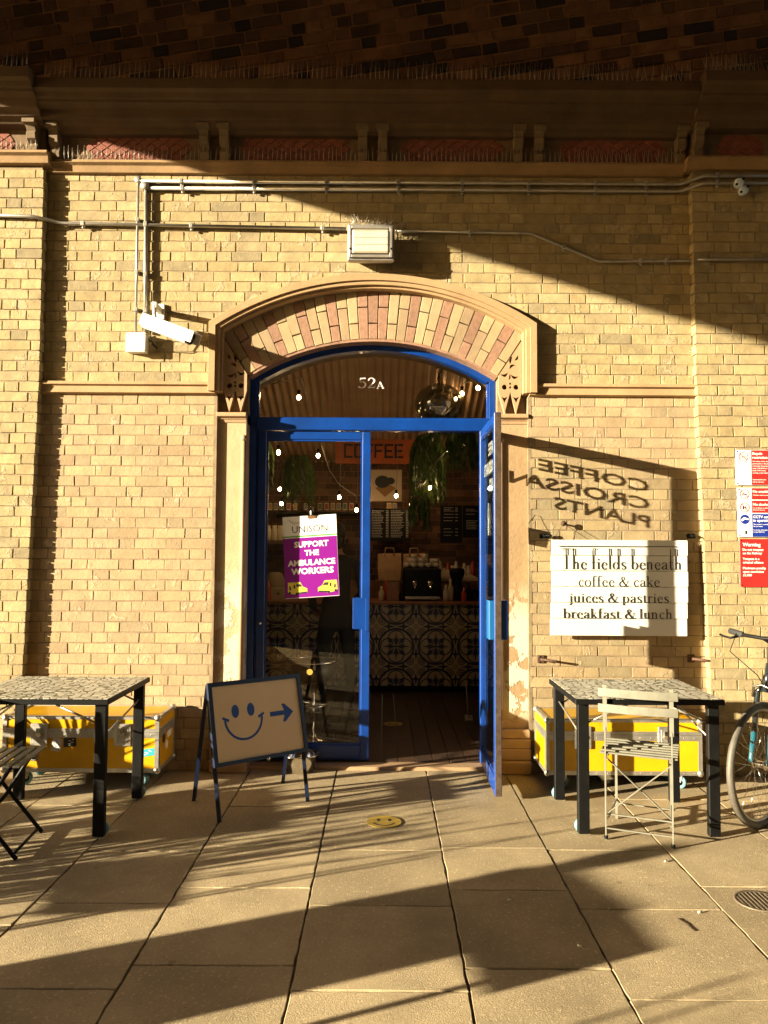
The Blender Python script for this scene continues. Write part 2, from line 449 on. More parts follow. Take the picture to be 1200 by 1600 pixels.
# ================================================================== VIADUCT WALL
W = thing('viaduct_wall', 'yellow stock brick railway viaduct wall with a bricked arch round the shop doorway', 'wall', (0, .3, 0))
XC = -.087; RI = 1.679; ZC = 1.43; HALF = .913; SPR = 2.84
def arc(r, a0, a1, n): return [(XC + r * math.sin(a0 + (a1 - a0) * i / n), ZC + r * math.cos(a0 + (a1 - a0) * i / n)) for i in range(n + 1)]
A1 = math.asin(HALF / RI)
HW = 1.18
LZ0, LZ1 = P(600, 275).z, P(600, 257).z       # ledge
M['ledge'] = mat('ledge_stone', (.30, .19, .09), .85, var=.25, vscale=5, bump=.6, bscale=30, dirt=.5)
STZ = P(600, 608).z                           # string course
XL = [P(68, 250, -.067), P(60, 600, -.067), P(34, 1060, -.067)]
XR = [P(1081, 270, -.067), P(1089, 600, -.067), P(1110, 1060, -.067)]
def xedge(T, z):
    if z > T[1].z: a, b = T[0], T[1]
    else: a, b = T[1], T[2]
    return a.x + (b.x - a.x) * (z - a.z) / (b.z - a.z)
# solid core with the doorway left open
core = MB()
XE = 7.5; TOP = 4.82
core.box(-XE, XC - 1.13, .012, .6, 0, STZ); core.box(XC + 1.13, 18, .012, .6, 0, STZ)
core.box(-XE, XC - 1.13, .0121, .6, STZ, TOP); core.box(XC + 1.13, 18, .0121, .6, STZ, TOP)
na = 24; a9 = math.asin(1.13 / 2.03)
inn = [(XC - 1.1299, STZ)] + arc(2.03, -a9, a9, na) + [(XC + 1.1299, STZ)]
inn = arc(2.03, -a9, a9, na)
core.strip(inn, [(x, TOP) for x, z in inn], .0122, .6)
core.build('mortar_bed', M['mortar'], W)
ml = MB(); ml.box(-XE + .5, XC - 1.1305, .0095, .3, 0, STZ - .001); ml.box(XC + 1.1305, XE - .5, .0095, .3, 0, STZ - .001); ml.build('lower_mortar_bed', M['mortar_low'], W)
M['abk'] = mat('arch_joint_mortar', (.22, .15, .08), .95, var=.3, vscale=12)
# plate behind voussoirs and spandrels
pl = MB()
iarc = arc(RI, -A1, A1, na); oarc = arc(2.04, -A1 * .965, A1 * .965, na)
pl.strip(iarc, oarc, .075, .6)
for s in (-1, 1):
    q = [(XC + s * HALF, STZ - .25), (XC + s * 1.135, STZ - .25), (XC + s * 1.135, 3.15), oarc[0 if s < 0 else -1], (XC + s * HALF, SPR)]
    pl.prism(q, .0751, .6)
pl.build('arch_backing', M['abk'], W)
M['cstone'] = mat('sooty_shade_cornice_stone', (.095, .057, .027), .85, var=.25, vscale=5, bump=.6, bscale=30, dirt=.5)  # sooty stone, base darkened further to stand in for the cornice shade
# brickwork
def fy(y0, off=(0, 0)): return lambda u, v, w: (u, y0 - w, v)
def clip_hood(poly):
    cx = sum(p[0] for p in poly) / 4; cz = sum(p[1] for p in poly) / 4
    xs = [p[0] for p in poly]
    RH = 2.085
    if cz < 3.17 and abs(cx - XC) < HW: 
        # vertical drop of the hood
        s = 1 if cx > XC else -1
        if abs(cx - XC) < HW - .13: return None
        return clip_half(poly, (XC + s * (HW - .04), 0), (s, 0))
    dx, dz = cx - XC, cz - ZC; l = math.hypot(dx, dz)
    if dz > 0 and l < RH + .2:
        n = (dx / l, dz / l)
        if abs(dx) > HW - .05 and cz < 3.2: return poly
        return clip_half(poly, (XC + n[0] * RH, ZC + n[1] * RH), n)
    return poly
up = MB()
def clip_up(poly):
    p2 = clip_hood(poly)
    return p2
lay(up, -2.47, 2.24, STZ + .045, LZ0, fy(.0125), clip=clip_up)
up.build('upper_brickwork', M['brick'], W)
lo = MB()
lay(lo, -2.62, XC - 1.135, .0, STZ - .05, fy(.0125), dep=.0055)
lo.build('lower_brickwork', M['brick_low'], W)
lo = MB()
lay(lo, XC + 1.135, 2.36, .0, STZ - .05, fy(.0125), dep=.0055)
lo.build('lower_brickwork', M['brick_low'], W)
# jamb returns of lower panels (proud brick edge beside the stone piers)
jr = MB()
for s in (-1, 1): jr.box(XC + s * 1.135 - .012, XC + s * 1.135 + .012, .006, .2, 0, STZ - .05)
jr.build('panel_edge', M['mortar_low'], W)
# pilasters
for s, T in ((-1, XL), (1, XR)):
    pb = MB(); pc = MB()
    zs = [0, T[2].z, T[1].z, LZ0 + .02]
    for zi in range(3):
        z0, z1 = zs[zi], zs[zi + 1]
        e0, e1 = xedge(T, z0), xedge(T, z1)
        e0i, e1i = e0 + s * .012, e1 + s * .012
        pc.prism([(e0i, z0), (s * 4.3, z0), (s * 4.3, z1), (e1i, z1)] if s > 0 else [(s * 4.3, z0), (e0i, z0), (e1i, z1), (s * 4.3, z1)], -.054, .3)
    pc.build('pilaster_core', M['mortar'], W)
    def cl(poly, s=s, T=T):
        z = poly[0][1]; e = xedge(T, z); e2 = xedge(T, poly[2][1])
        n = (s * 1.0, 0)
        return clip_half(poly, (e, 0), n)
    lay(pb, -4.3 if s < 0 else min(t.x for t in T) - .05, 4.3 if s > 0 else max(t.x for t in T) + .05, 0.0, LZ0, fy(-.054), clip=cl, dep=.006)
    # return face
    ret = lambda u, v, w, s=s, T=T: (xedge(T, v) + s * (.012 - w), u, v)
    lay(pb, -.0535, .012, 0, LZ0, ret, dep=.012)
    pb.build('pilaster', M['brick'], W)
# string courses
sc_ = MB()
for x0, x1 in ((xedge(XL, STZ) - .004, XC - 1.13), (XC + 1.13, xedge(XR, STZ) + .004)):
    prof = [(.02, STZ + .052), (-.036, STZ + .040), (-.040, STZ + .018), (-.018, STZ + .010), (-.026, STZ - .026), (-.030, STZ - .040), (.02, STZ - .052)]
    sc_.prism(prof, x0, x1, 'YZ')
sc_.build('string_course', M['stone'], W, bevel=.002)
# ledge
lg = MB()
lp = lambda y, d=0: [(.03, LZ1 + d), (y - .05, LZ1 + d), (y - .055, LZ1 - .02 + d), (y - .03, LZ1 - .035 + d), (y - .02, LZ0 + .005 + d), (y, LZ0 + d), (.03, LZ0 + d)]
e1, e2 = xedge(XL, 4.2), xedge(XR, 4.2)
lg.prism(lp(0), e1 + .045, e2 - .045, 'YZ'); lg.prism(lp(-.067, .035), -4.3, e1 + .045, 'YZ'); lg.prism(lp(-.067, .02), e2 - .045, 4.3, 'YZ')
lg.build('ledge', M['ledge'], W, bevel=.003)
# frieze
FZ0, FZ1 = LZ1, P(600, 214).z
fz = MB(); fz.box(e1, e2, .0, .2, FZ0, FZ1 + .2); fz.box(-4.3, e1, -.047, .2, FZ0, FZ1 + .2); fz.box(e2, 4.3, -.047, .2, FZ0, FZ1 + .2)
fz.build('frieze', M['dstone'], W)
def fpanel(x0, x1, y):
    zc = (FZ0 + FZ1) / 2 + .01; h = (FZ1 - FZ0) / 2 - .012; ch = .06
    o = [(x0, zc), (x0 + ch, zc - h), (x1 - ch, zc - h), (x1, zc), (x1 - ch, zc + h), (x0 + ch, zc + h)]
    mb = MB()
    # diaper of diagonal tiles
    k = .052; n = int((x1 - x0 + 2 * h) / k) + 6
    c45 = math.cos(PI / 4)
    for i in range(-n, n):
        for j in range(-n, n):
            ax, az = ((i - j) * k * c45 * 1.25 + x0 + (x1 - x0) / 2), ((i + j) * k * c45 * .9 + zc)
            if ax < x0 - .1 or ax > x1 + .1 or abs(az - zc) > h + .1: continue
            hw, hh = k * c45 * 1.25 - .003, k * c45 * .9 - .003
            pl_ = [(ax - hw, az), (ax, az - hh), (ax + hw, az), (ax, az + hh)]
            for q in range(6):
                a, b = o[q], o[(q + 1) % 6]
                nn = (-(b[1] - a[1]), b[0] - a[0]); pl_ = clip_half(pl_, a, nn)
                if len(pl_) < 3: break
            if len(pl_) >= 3: brick_face(mb, pl_, fy(y), .006, .003, 0)
    mb.build('terracotta_panel', M['terra'], W)
for px0, px1 in ((135, 300), (374, 548), (625, 788), (872, 1042)):
    fpanel(P(px0, 240).x, P(px1, 240).x, .0)
fpanel(P(-90, 240, -.05).x, P(24, 240, -.05).x, -.047); fpanel(P(1120, 240, -.05).x, P(1195, 240, -.05).x, -.047)
# corbels
M['corbelst'] = mat('weathered_corbel_stone', (.17, .12, .07), .85, var=.2, vscale=6, bump=.6, bscale=30, dirt=.4)
def corbel(x, y, z1=None, wd=.066):
    z1 = z1 or FZ1 + .03; z0 = FZ0; H = z1 - z0; mb = MB()
    prof = [(y + .01, z0), (y - .035, z0 + .005), (y - .05, z0 + H * .25), (y - .035, z0 + H * .4), (y - .075, z0 + H * .5), (y - .085, z0 + H * .68), (y - .07, z0 + H * .72), (y - .10, z0 + H * .9), (y - .115, z0 + H * .92), (y - .115, z1), (y + .01, z1)]
    mb.prism(prof, x - wd / 2, x + wd / 2, 'YZ'); mb.prism([(y + .01, z1 - .03), (y - .13, z1 - .03), (y - .13, z1), (y + .01, z1)], x - wd / 2 - .012, x + wd / 2 + .012, 'YZ')
    mb.build('corbel', M['corbelst'], W, bevel=.003)
for px in (322, 353, 567, 598, 808, 840, 1060): corbel(P(px, 230).x, .0)
corbel(P(90, 230).x, .0)
corbel(P(50, 230, -.1).x, -.047); corbel(P(1092, 230, -.1).x, -.047)
# cornice
def corn(y, z, x0, x1, mb):
    pr = [(.15, z + .16), (-.30 + y, z + .135), (-.31 + y, z + .055), (-.275 + y, z + .045), (-.26 + y, z + .015), (-.235 + y, z + .012), (-.235 + y, z - .005), (-.175 + y, z - .02), (-.165 + y, z - .075), (-.125 + y, z - .08), (-.105 + y, z - .105), (-.07 + y, z - .115), (-.05 + y, z - .135), (.03 + y, z - .135), (.15, z - .135)]
    mb.prism(pr, x0, x1, 'YZ')
cn = MB(); ZK = FZ1 + .115
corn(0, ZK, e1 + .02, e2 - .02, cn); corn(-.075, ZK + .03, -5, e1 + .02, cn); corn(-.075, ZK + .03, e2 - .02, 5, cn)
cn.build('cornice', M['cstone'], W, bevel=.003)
# voussoirs
vb = MB(); nv = 14; da = A1 * 2 / (2 * nv + 1); nred = 0
vr = random.Random(8)
def vous(mb, k, r0, r1):
    a0 = (k - .5) * da + .0015; a1 = (k + .5) * da - .0015
    pts = [(XC + r * math.sin(a), ZC + r * math.cos(a)) for a, r in ((a0, r0), (a1, r0), (a1, r1), (a0, r1))]
    brick_face(mb, pts, fy(.075), .03, .003, .0015)
    # soffit depth comes from the arch backing
vred = MB(); vbf = MB()
for k in range(-nv, nv + 1):
    red = abs(k) <= 1 or (abs(k) - 1) % 3 == 0
    mb = vred if red else vbf
    R0, R1 = RI - .004, RI + .362
    sp = (.115, .235)[(k % 2)] if True else 0
    vous(mb, k, R0, R0 + sp - .003); vous(mb, k, R0 + sp + .004, R1)
vred.build('red_voussoirs', M['red'], W); vbf.build('buff_voussoirs', M['buff'], W)
so = MB(); so.strip(arc(RI - .022, -A1, A1, na), arc(RI - .001, -A1, A1, na), .05, .16); so.build('arch_soffit', M['red'], W)
# hood mould
aw = math.asin(HW / 2.12)
def hood(r0, r1, x0, x1, ya, mb, zb):
    a = math.asin(x1 / r1); b = math.asin(x0 / r0)
    inner = [(XC - x0, zb)] + arc(r0, -b, b, 32) + [(XC + x0, zb)]
    outer = [(XC - x1, zb)] + arc(r1, -a, a, 32) + [(XC + x1, zb)]
    mb.strip(inner, outer, ya, .078)
hm = MB(); hood(2.075, 2.125, HW - .05, HW, -.060, hm, STZ - .03); hood(2.047, 2.075, HW - .078, HW - .05, -.045, hm, STZ - .03); hood(2.028, 2.047, HW - .095, HW - .078, -.02, hm, STZ - .03)
hm.build('hood_mould', M['stone'], W, bevel=.003)
# carved spandrels
def spandrel(s):
    z0 = STZ - .175
    x0, x1 = HALF + .002, HW - .097
    zt = STZ - .01
    a = A1 * .985
    n = 6
    pts = [(x0, zt - .02)]
    pts = [(x0, SPR - .005)]
    # along skewback up to the hood
    pts += [(2.035 * math.sin(A1) - .002 - .0, ZC + 2.035 * math.cos(A1) - .012)] if 2.035 * math.sin(A1) < x1 else []
    xs_ = 2.035 * math.sin(A1)
    t = (x1 - x0) / (xs_ - x0) if xs_ > x0 else 1
    if xs_ >= x1: pts += [(x1, SPR + (ZC + 2.035 * math.cos(A1) - SPR) * t - .01)]
    pts += [(x1, zt)]
    wv = (x1 - x0) / 2
    pts += [(x1 - wv / 2, z0 + .008), (x1 - wv, zt), (x0 + wv / 2, z0 + .008), (x0, zt)]
    cxm = (x0 + x1) / 2
    H = [pts]
    def leafh(cx, cy, ang, L, wd, bend=.25):
        q = []; 
        for i in range(7):
            tt = i / 6; q.append((tt * L, wd * math.sin(PI * tt) * .5 + bend * L * math.sin(PI * tt)))
        for i in range(5, 0, -1):
            tt = i / 6; q.append((tt * L, -wd * math.sin(PI * tt) * .5 + bend * L * math.sin(PI * tt)))
        ca, sa = math.cos(ang), math.sin(ang)
        return [(cx + x * ca - y * sa, cy + x * sa + y * ca) for x, y in q]
    cy = STZ + .165
    H += [leafh(cxm - .005, cy - .01, R(35), .055, .018), leafh(cxm + .004, cy - .045, R(-15), .06, .02, -.3), leafh(cxm - .015, cy - .03, R(195), .06, .02, .3),
          leafh(cxm, cy + .03, R(75), .06, .02, .1), leafh(cxm + .03, cy + .055, R(55), .05, .016, -.15), leafh(cxm - .002, cy - .04, R(-100), .05, .013, .1), circle(cxm, cy - .115, .0085, 10), circle(cxm, cy - .142, .0085, 10)]
    for d in (-1, 1):
        H.append(circle(cxm + d * wv * .5, cy - .14, .019, 14)); 
        H.append([(cxm + d * wv * .5 - .022, zt - .035), (cxm + d * wv * .5 - .004, zt - .07), (cxm + d * wv * .5, zt - .085), (cxm + d * wv * .5 + .004, zt - .07), (cxm + d * wv * .5 + .022, zt - .035), (cxm + d * wv * .5, zt - .045)])
    H = [[(p[0], p[1]) for p in l] for l in H]
    vs, fs = curve_plate(H, .04)
    mb = MB(); mb.add([(XC + s * v.x, .046 - v.z, v.y) for v in vs], fs)
    mb.build('carved_spandrel', M['stone_p'], W)
    bx = MB(); x_0, x_1 = sorted((XC + s * x0, XC + s * x1)); 
for s in (-1, 1): spandrel(s)
# piers
for s in (-1, 1):
    pm = MB()
    xa, xb = sorted((XC + s * HALF, XC + s * 1.125))
    zt = STZ - .175
    pm.box(xa, xb, .036, .42, .30, zt - .07)
    pm.build('pier_shaft', M['stone_peel'] if s > 0 else M['stone_pl'], W, bevel=.004)
    cp = MB()
    cp.prism([(.42, zt), (-.004, zt), (-.008, zt - .01), (-.008, zt - .028), (.004, zt - .034), (.018, zt - .036), (.018, zt - .044), (.026, zt - .05), (.03, zt - .07), (.42, zt - .07)], xa, xb, 'YZ')
    cp.build('pier_capital', M['stone_p'], W, bevel=.002)
    # slender colonnette on the inner corner
    co = MB(); xi = XC + s * (HALF + .018)
    co.tube([(xi, .030, .36), (xi, .030, zt - .2)], .017, 12); co.ball((xi, .028, zt - .185), .026); 
    co.build('colonnette', M['stone_p'], W)
    bs = MB()
    xo = XC + s * 1.13
    for z0, z1, y, e in ((.0, .09, -.06, .05), (.09, .17, -.035, .03), (.17, .235, -.03, .03), (.235, .30, -.012, .012)):
        a, b = sorted((XC + s * (HALF - e), xo)); bs.cbox(a, b, y, .42, z0, z1, .008)
    bs.build('pier_base', M['stone_p'], W)
# back of doorway opening: threshold
th = MB(); th.cbox(XC - HALF, XC + HALF, .04, .17, -.02, .022, .004); th.build('threshold', M['stone_p'], W)
# faint plinth course
# ================================================================== BRIDGE
BR = thing('railway_bridge', 'dark sooty brick barrel vault of the railway bridge above the cornice', 'bridge', (3, -2, 4.7))
VR = 5.0; VZ = ZK + .1
def vmap(u, v, w):
    th_ = v / VR; r = VR - w
    return (u, -VR + r * math.cos(th_) + .02, VZ + r * math.sin(th_))
def skx(y): return -3.415 + y * .7
vb = MB(); N = 48
rows = []
for i in range(N + 1):
    th_ = PI * i / N; y = -VR + VR * math.cos(th_) + .02; z = VZ + VR * math.sin(th_)
    rows.append((y, z))
for i in range(N):
    (y0, z0), (y1, z1) = rows[i], rows[i + 1]
    b = len(vb.v); vb.v += [(skx(y0), y0, z0), (18, y0, z0), (18, y1, z1), (skx(y1), y1, z1)]; vb.face([b, b + 1, b + 2, b + 3])
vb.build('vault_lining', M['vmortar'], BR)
vk = MB(); ta = R(9)
def vclip(poly): return poly
def vmt(u, v, w):
    uu = u * math.cos(ta) - v * math.sin(ta); vv = u * math.sin(ta) + v * math.cos(ta)
    return vmap(uu, vv, w)
def keepv(poly):
    for p in poly:
        vv = p[0] * math.sin(ta) + p[1] * math.cos(ta); uu = p[0] * math.cos(ta) - p[1] * math.sin(ta)
        if vv < 0.01 or vv > 1.5 or uu > 3.6 or uu < -3.4 or uu < skx(-vv * vv / 10 + .1) + .02: return None
    return poly
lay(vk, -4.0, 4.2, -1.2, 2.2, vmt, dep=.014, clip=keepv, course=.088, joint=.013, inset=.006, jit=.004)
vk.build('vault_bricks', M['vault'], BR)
gm = MB()
p0 = (-3.415, 0.0); p1 = (skx(-9.8), -9.8)
dx, dy = p1[0] - p0[0], p1[1] - p0[1]; l = math.hypot(dx, dy); nx, ny = dy / l * .3, -dx / l * .3
GZ = lambda y: 5.11 + y * .037
for z0, z1, e in ((0, .05, .12), (.05, None, 0)):
    q = [(p0[0], p0[1]), (p1[0], p1[1]), (p1[0] + nx - e, p1[1] + ny), (p0[0] + nx - e, p0[1] + ny)]
    gm.rings([[(x, y, GZ(y) + z0) for x, y in q], [(x, y, 9.9 if z1 is None else GZ(y) + z1) for x, y in q]])
gm.build('shadow_girder', mat('shadow_girder_paint', (.09, .10, .09), .6, var=.2), BR)  # unseen beam, added and shaped to shade the upper wall and vault
ab = MB(); ab.box(-9.9, 18, -10.4, -9.9, 0, VZ); ab.build('abutment', M['brick_low'], BR)
# ================================================================== DOORWAY
DY = .155
D = thing('shop_entrance', 'blue glazed double doorway with an arched fanlight numbered 52A and its second leaf standing open', 'doorway', (XC, DY, .03))
RF = RI - .0; JI = HALF
fr = MB()
fa = arc(RF - .004, -A1 * .995, A1 * .995, na); fb = arc(RF - .062, -A1 * .955, A1 * .955, na)
fr.strip(fb, fa, DY, DY + .09)
TZ0, TZ1 = P(600, 673, DY).z, P(600, 653, DY).z
for s in (-1, 1):
    xa, xb = sorted((XC + s * HALF, XC + s * (HALF - .05)))
    fr.prism([(xa, .03), (xb, .03), (xb, SPR), (xa, SPR)], DY + .001, DY + .089)
    xa, xb = sorted((XC + s * (HALF - .05), XC + s * (HALF - .062)))
    fr.prism([(xa, .03), (xb, .03), (xb, SPR - .02), (xa, SPR - .02)], DY + .03, DY + .085)
fr.build('door_frame', M['blue'], D, bevel=.003)
tb = MB(); tb.cbox(XC - HALF + .05, XC + HALF - .05, DY - .012, DY + .08, TZ0, TZ1, .006)
tb.build('transom', M['blue'], D)
fg = MB()
ga = arc(RF - .06, -A1 * .95, A1 * .95, na)
poly = [(XC - HALF + .055, TZ1)] + ga + [(XC + HALF - .055, TZ1)]
fg.prism(poly, DY + .05, DY + .056)
fan = fg.build('fanlight_glass', M['glass'], D)

# serif glyphs, stroke by stroke: (x, y, half width)
def crv(pts, n=6):
    out = []
    for i in range(len(pts) - 1):
        p0 = pts[max(i - 1, 0)]; p1 = pts[i]; p2 = pts[i + 1]; p3 = pts[min(i + 2, len(pts) - 1)]
        for k in range(n):
            t = k / n
            out.append(tuple(.5 * (2 * b + (c - a) * t + (2 * a - 5 * b + 4 * c - d) * t * t + (-a + 3 * b - 3 * c + d) * t ** 3) for a, b, c, d in zip(p0, p1, p2, p3)))
    out.append(pts[-1]); return out
def V(x, y0, y1, w=.042): return [(x, y0, w), (x, y1, w)]
def S_(x, y, h=.1, w=.013): return [(x - h, y + w, w), (x + h, y + w, w)]
def fl(x, y): return [(x - .1, y - .035, .012), (x + .03, y, .02)]
TN, TK = .013, .039
def bowl(cx, cy, rx, ry, a0=0, a1=360, n=20):
    o = []
    for i in range(n + 1):
        a = R(a0 + (a1 - a0) * i / n); o.append((cx + rx * math.cos(a), cy + ry * math.sin(a), TN + (TK - TN) * abs(math.cos(a)) ** 1.3))
    return o
def glyphs(AS=.72):
    X = .44; g = {}
    arch = lambda x: crv([(x, X - .14, .012), (x + .1, X - .015, .02), (x + .19, X - .02, .03), (x + .235, X - .11, TK), (x + .235, X - .2, TK)]) + [(x + .235, 0, TK)]
    stem = lambda x, t: [V(x, 0, t), S_(x, 0), fl(x, t)]
    g['T'] = (.66, [V(.32, 0, AS), S_(.32, 0, .13), [(.03, AS - .01, TN), (.61, AS - .01, TN)], [(.04, AS, .012), (.02, AS - .12, .008)], [(.6, AS, .012), (.62, AS - .12, .008)]])
    g['h'] = (.52, stem(.12, AS) + [arch(.13), S_(.365, 0)])
    g['b'] = (.52, [V(.12, .02, AS), fl(.12, AS), bowl(.27, .215, .165, .215)])
    g['d'] = (.53, [V(.4, .0, AS), fl(.4, AS), [(.4, .03, .03), (.5, .02, .012)], bowl(.235, .215, .165, .215)])
    g['e'] = (.44, [crv([(.38, .1, .012), (.3, .01, .03), (.17, .02, .035), (.075, .2, TK), (.13, .37, .025), (.24, X - .01, .016), (.35, .35, .03), (.375, .26, .02)]), [(.08, .255, TN), (.385, .255, TN)]])
    g['i'] = (.26, [V(.13, 0, X), S_(.13, 0), fl(.13, X), [(.09, .6, .045), (.17, .6, .045)]])
    g['l'] = (.26, stem(.13, AS))
    g['f'] = (.33, [V(.14, 0, AS - .14), S_(.14, 0), [(.03, X - .01, TN), (.3, X - .01, TN)], crv([(.14, AS - .16, TK), (.17, AS - .03, .03), (.26, AS - .0, .018), (.33, AS - .05, .04)])])
    g['s'] = (.38, [crv([(.31, .34, .012), (.27, .42, .02), (.17, X - .01, .02), (.085, .36, .035), (.13, .26, .045), (.26, .18, .045), (.31, .09, .035), (.22, .0, .02), (.12, .01, .02), (.06, .12, .012)])])
    g['n'] = (.52, [V(.12, 0, X), S_(.12, 0), fl(.12, X), arch(.13), S_(.365, 0)])
    g['a'] = (.45, [crv([(.09, .33, .035), (.13, .42, .02), (.24, X - .01, .018), (.32, .36, .035), (.325, .25, TK), (.325, .08, TK), (.36, .02, .03), (.43, .04, .012)]), crv([(.32, .27, .012), (.16, .21, .02), (.08, .11, .042), (.14, .01, .025), (.25, .04, .016), (.32, .1, .012)])])
    g['t'] = (.33, [crv([(.14, .56, .01), (.14, .4, TK), (.14, .12, TK), (.18, .01, .03), (.3, .05, .012)]), [(.03, X - .01, TN), (.3, X - .01, TN)]])
    if AS > .8: g['t'] = (.33, [crv([(.14, AS, .02), (.14, .4, TK), (.14, .12, TK), (.18, .01, .03), (.3, .05, .012)]), [(.03, X - .01, TN), (.3, X - .01, TN)]])
    g['c'] = (.42, [crv([(.36, .34, .04), (.3, .43, .018), (.2, X - .01, .016), (.08, .22, TK), (.18, .01, .03), (.29, .02, .02), (.37, .11, .012)])])
    g['o'] = (.48, [bowl(.24, .215, .185, .215)])
    g['k'] = (.5, stem(.12, AS) + [[(.15, .2, TN), (.36, .41, TN)], [(.22, .26, .03), (.4, .02, .042)], S_(.4, 0, .09), S_(.37, .41, .07)])
    g['j'] = (.26, [crv([(.14, X, TK), (.14, 0, TK), (.11, -.15, .03), (0, -.2, .02)]), fl(.14, X), [(.1, .6, .045), (.18, .6, .045)]])
    g['u'] = (.52, [crv([(.12, X, TK), (.12, .12, TK), (.19, .01, .025), (.3, .04, .014), (.37, .12, .012)]), V(.38, 0, X), fl(.12, X), fl(.38, X), [(.38, .02, .025), (.47, .02, .012)]])
    g['p'] = (.52, [V(.12, -.2, X), S_(.12, -.2), fl(.12, X), bowl(.27, .215, .165, .215)])
    g['r'] = (.37, [V(.12, 0, X), S_(.12, 0), fl(.12, X), crv([(.13, .3, .012), (.2, .42, .02), (.29, .42, .03), (.33, .36, .03)])])
    g['&'] = (.74, [crv([(.66, .38, .012), (.5, .08, .02), (.3, -.005, .025), (.1, .08, .042), (.12, .26, .04), (.33, .42, .022), (.42, .56, .03), (.34, .67, .016), (.22, .58, .035), (.28, .4, .042), (.45, .14, .045), (.58, .02, .04), (.7, .06, .014)]), S_(.62, .38, .1)])
    g['5'] = (.46, [[(.13, .64, .014), (.11, .38, .014)], [(.12, .63, .035), (.4, .655, .03)], crv([(.11, .38, .012), (.25, .42, .022), (.38, .3, .045), (.37, .12, .04), (.25, 0, .02), (.1, .02, .03), (.05, .1, .035)])])
    g['2'] = (.46, [crv([(.07, .5, .03), (.11, .62, .022), (.24, .67, .02), (.37, .52, .045), (.3, .32, .03), (.06, .03, .014)]), [(.04, .035, .035), (.38, .035, .035)], [(.38, .03, .02), (.42, .16, .01)]])
    g['A'] = (.6, [[(.28, .66, .014), (.08, .02, .014)], [(.27, .67, .04), (.5, .02, .045)], [(.14, .23, TN), (.42, .23, TN)], S_(.09, 0, .09), S_(.5, 0, .1)])
    return g
def serif(mb, s, org, xd, up, width=None, xh=None, AS=.72, thick=.001, squeeze=1.0):
    g = glyphs(AS); x = 0; strokes = []
    for ch in s:
        if ch == ' ': x += .24; continue
        adv, st = g[ch]
        for k in st: strokes.append([(p[0] + x, p[1], p[2]) for p in k])
        x += adv + .015
    sy = xh / .44; sx = width / x if width else sy
    xd = Vector(xd).normalized(); up = Vector(up).normalized(); nn = xd.cross(up); o = Vector(org)
    for q, st in enumerate(strokes):
        L, Rr = [], []
        for i, p in enumerate(st):
            a = st[max(i - 1, 0)]; b = st[min(i + 1, len(st) - 1)]
            dx, dy = b[0] - a[0], b[1] - a[1]; l = math.hypot(dx, dy) or 1
            nx_, ny_ = -dy / l * p[2], dx / l * p[2]
            L.append((p[0] + nx_, p[1] + ny_)); Rr.append((p[0] - nx_, p[1] - ny_))
        lift = nn * (.00006 * (q % 7))
        f = lambda p, h: o + xd * (p[0] * sx) + up * (p[1] * sy) + nn * h + lift
        b0 = len(mb.v); n = len(L)
        for A_, B_ in zip(L, Rr): mb.v += [tuple(f(A_, 0)), tuple(f(B_, 0)), tuple(f(A_, -thick)), tuple(f(B_, -thick))]
        for i in range(n - 1):
            k = b0 + i * 4; mb.face([k, k + 1, k + 5, k + 4]); mb.face([k + 2, k + 6, k + 7, k + 3]); mb.face([k, k + 4, k + 6, k + 2]); mb.face([k + 1, k + 3, k + 7, k + 5])
    return x * sx
nm = MB()
q = P(559, 606, DY + .045); serif(nm, '52', q, (1, 0, 0), (0, 0, 1), width=P(588, 606, DY + .045).x - q.x, xh=.44 * .155 * .72)
q = P(588, 607, DY + .045); serif(nm, 'A', q, (1, 0, 0), (0, 0, 1), width=P(601, 606, DY + .045).x - q.x, xh=.44 * .105 * .72)
nm.build('house_number', M['vinyl'], fan, fixn=False)

# door leaf in local coords: hinge at x=0, leaf along +x to LW, thickness y 0..-.045 ... z up
LW = .82; DZ0, DZ1 = .035, TZ0 - .004
def leaf_local(mbf, mbg, x0, x1, y0, y1):
    S1, TR, BRL = .062, .062, .11
    mbf.cbox(x0, x0 + S1, y0, y1, DZ0, DZ1, .004); mbf.cbox(x1 - S1, x1, y0, y1, DZ0, DZ1, .004)
    mbf.cbox(x0 + S1 - .001, x1 - S1 + .001, y0 + .002, y1 - .002, DZ1 - TR, DZ1 - .001, .004)
    mbf.cbox(x0 + S1 - .001, x1 - S1 + .001, y0 + .002, y1 - .002, DZ0 + .001, DZ0 + BRL, .004)
    # glazing beads
    for a, b in ((x0 + S1, x0 + S1 + .012), (x1 - S1 - .012, x1 - S1)): mbf.box(a, b, y0 + .01, y1 - .01, DZ0 + BRL, DZ1 - TR)
    mbf.box(x0 + S1 + .012, x1 - S1 - .012, y0 + .01, y1 - .01, DZ0 + BRL, DZ0 + BRL + .012); mbf.box(x0 + S1 + .012, x1 - S1 - .012, y0 + .01, y1 - .01, DZ1 - TR - .012, DZ1 - TR)
    mbg.box(x0 + S1, x1 - S1, (y0 + y1) / 2 - .003, (y0 + y1) / 2 + .003, DZ0 + BRL, DZ1 - TR)
LX0 = XC - HALF + .064; LX1 = P(578, 900, DY).x
f1, g1 = MB(), MB(); leaf_local(f1, g1, LX0, LX1, DY + .012, DY + .057)
dl = f1.build('door', M['blue'], D)
g1.build('glass', M['glass'], dl)
hp = MB(); a = P(551, 983, DY - .03); b = P(572, 934, DY - .03)
hp.cbox(a.x, b.x, DY - .035, DY - .028, a.z, b.z, .002); hp.cbox(b.x - .004, b.x + .022, DY - .036, DY + .012, a.z - .012, b.z, .002)
hp.build('pull_plate', M['blue'], dl)
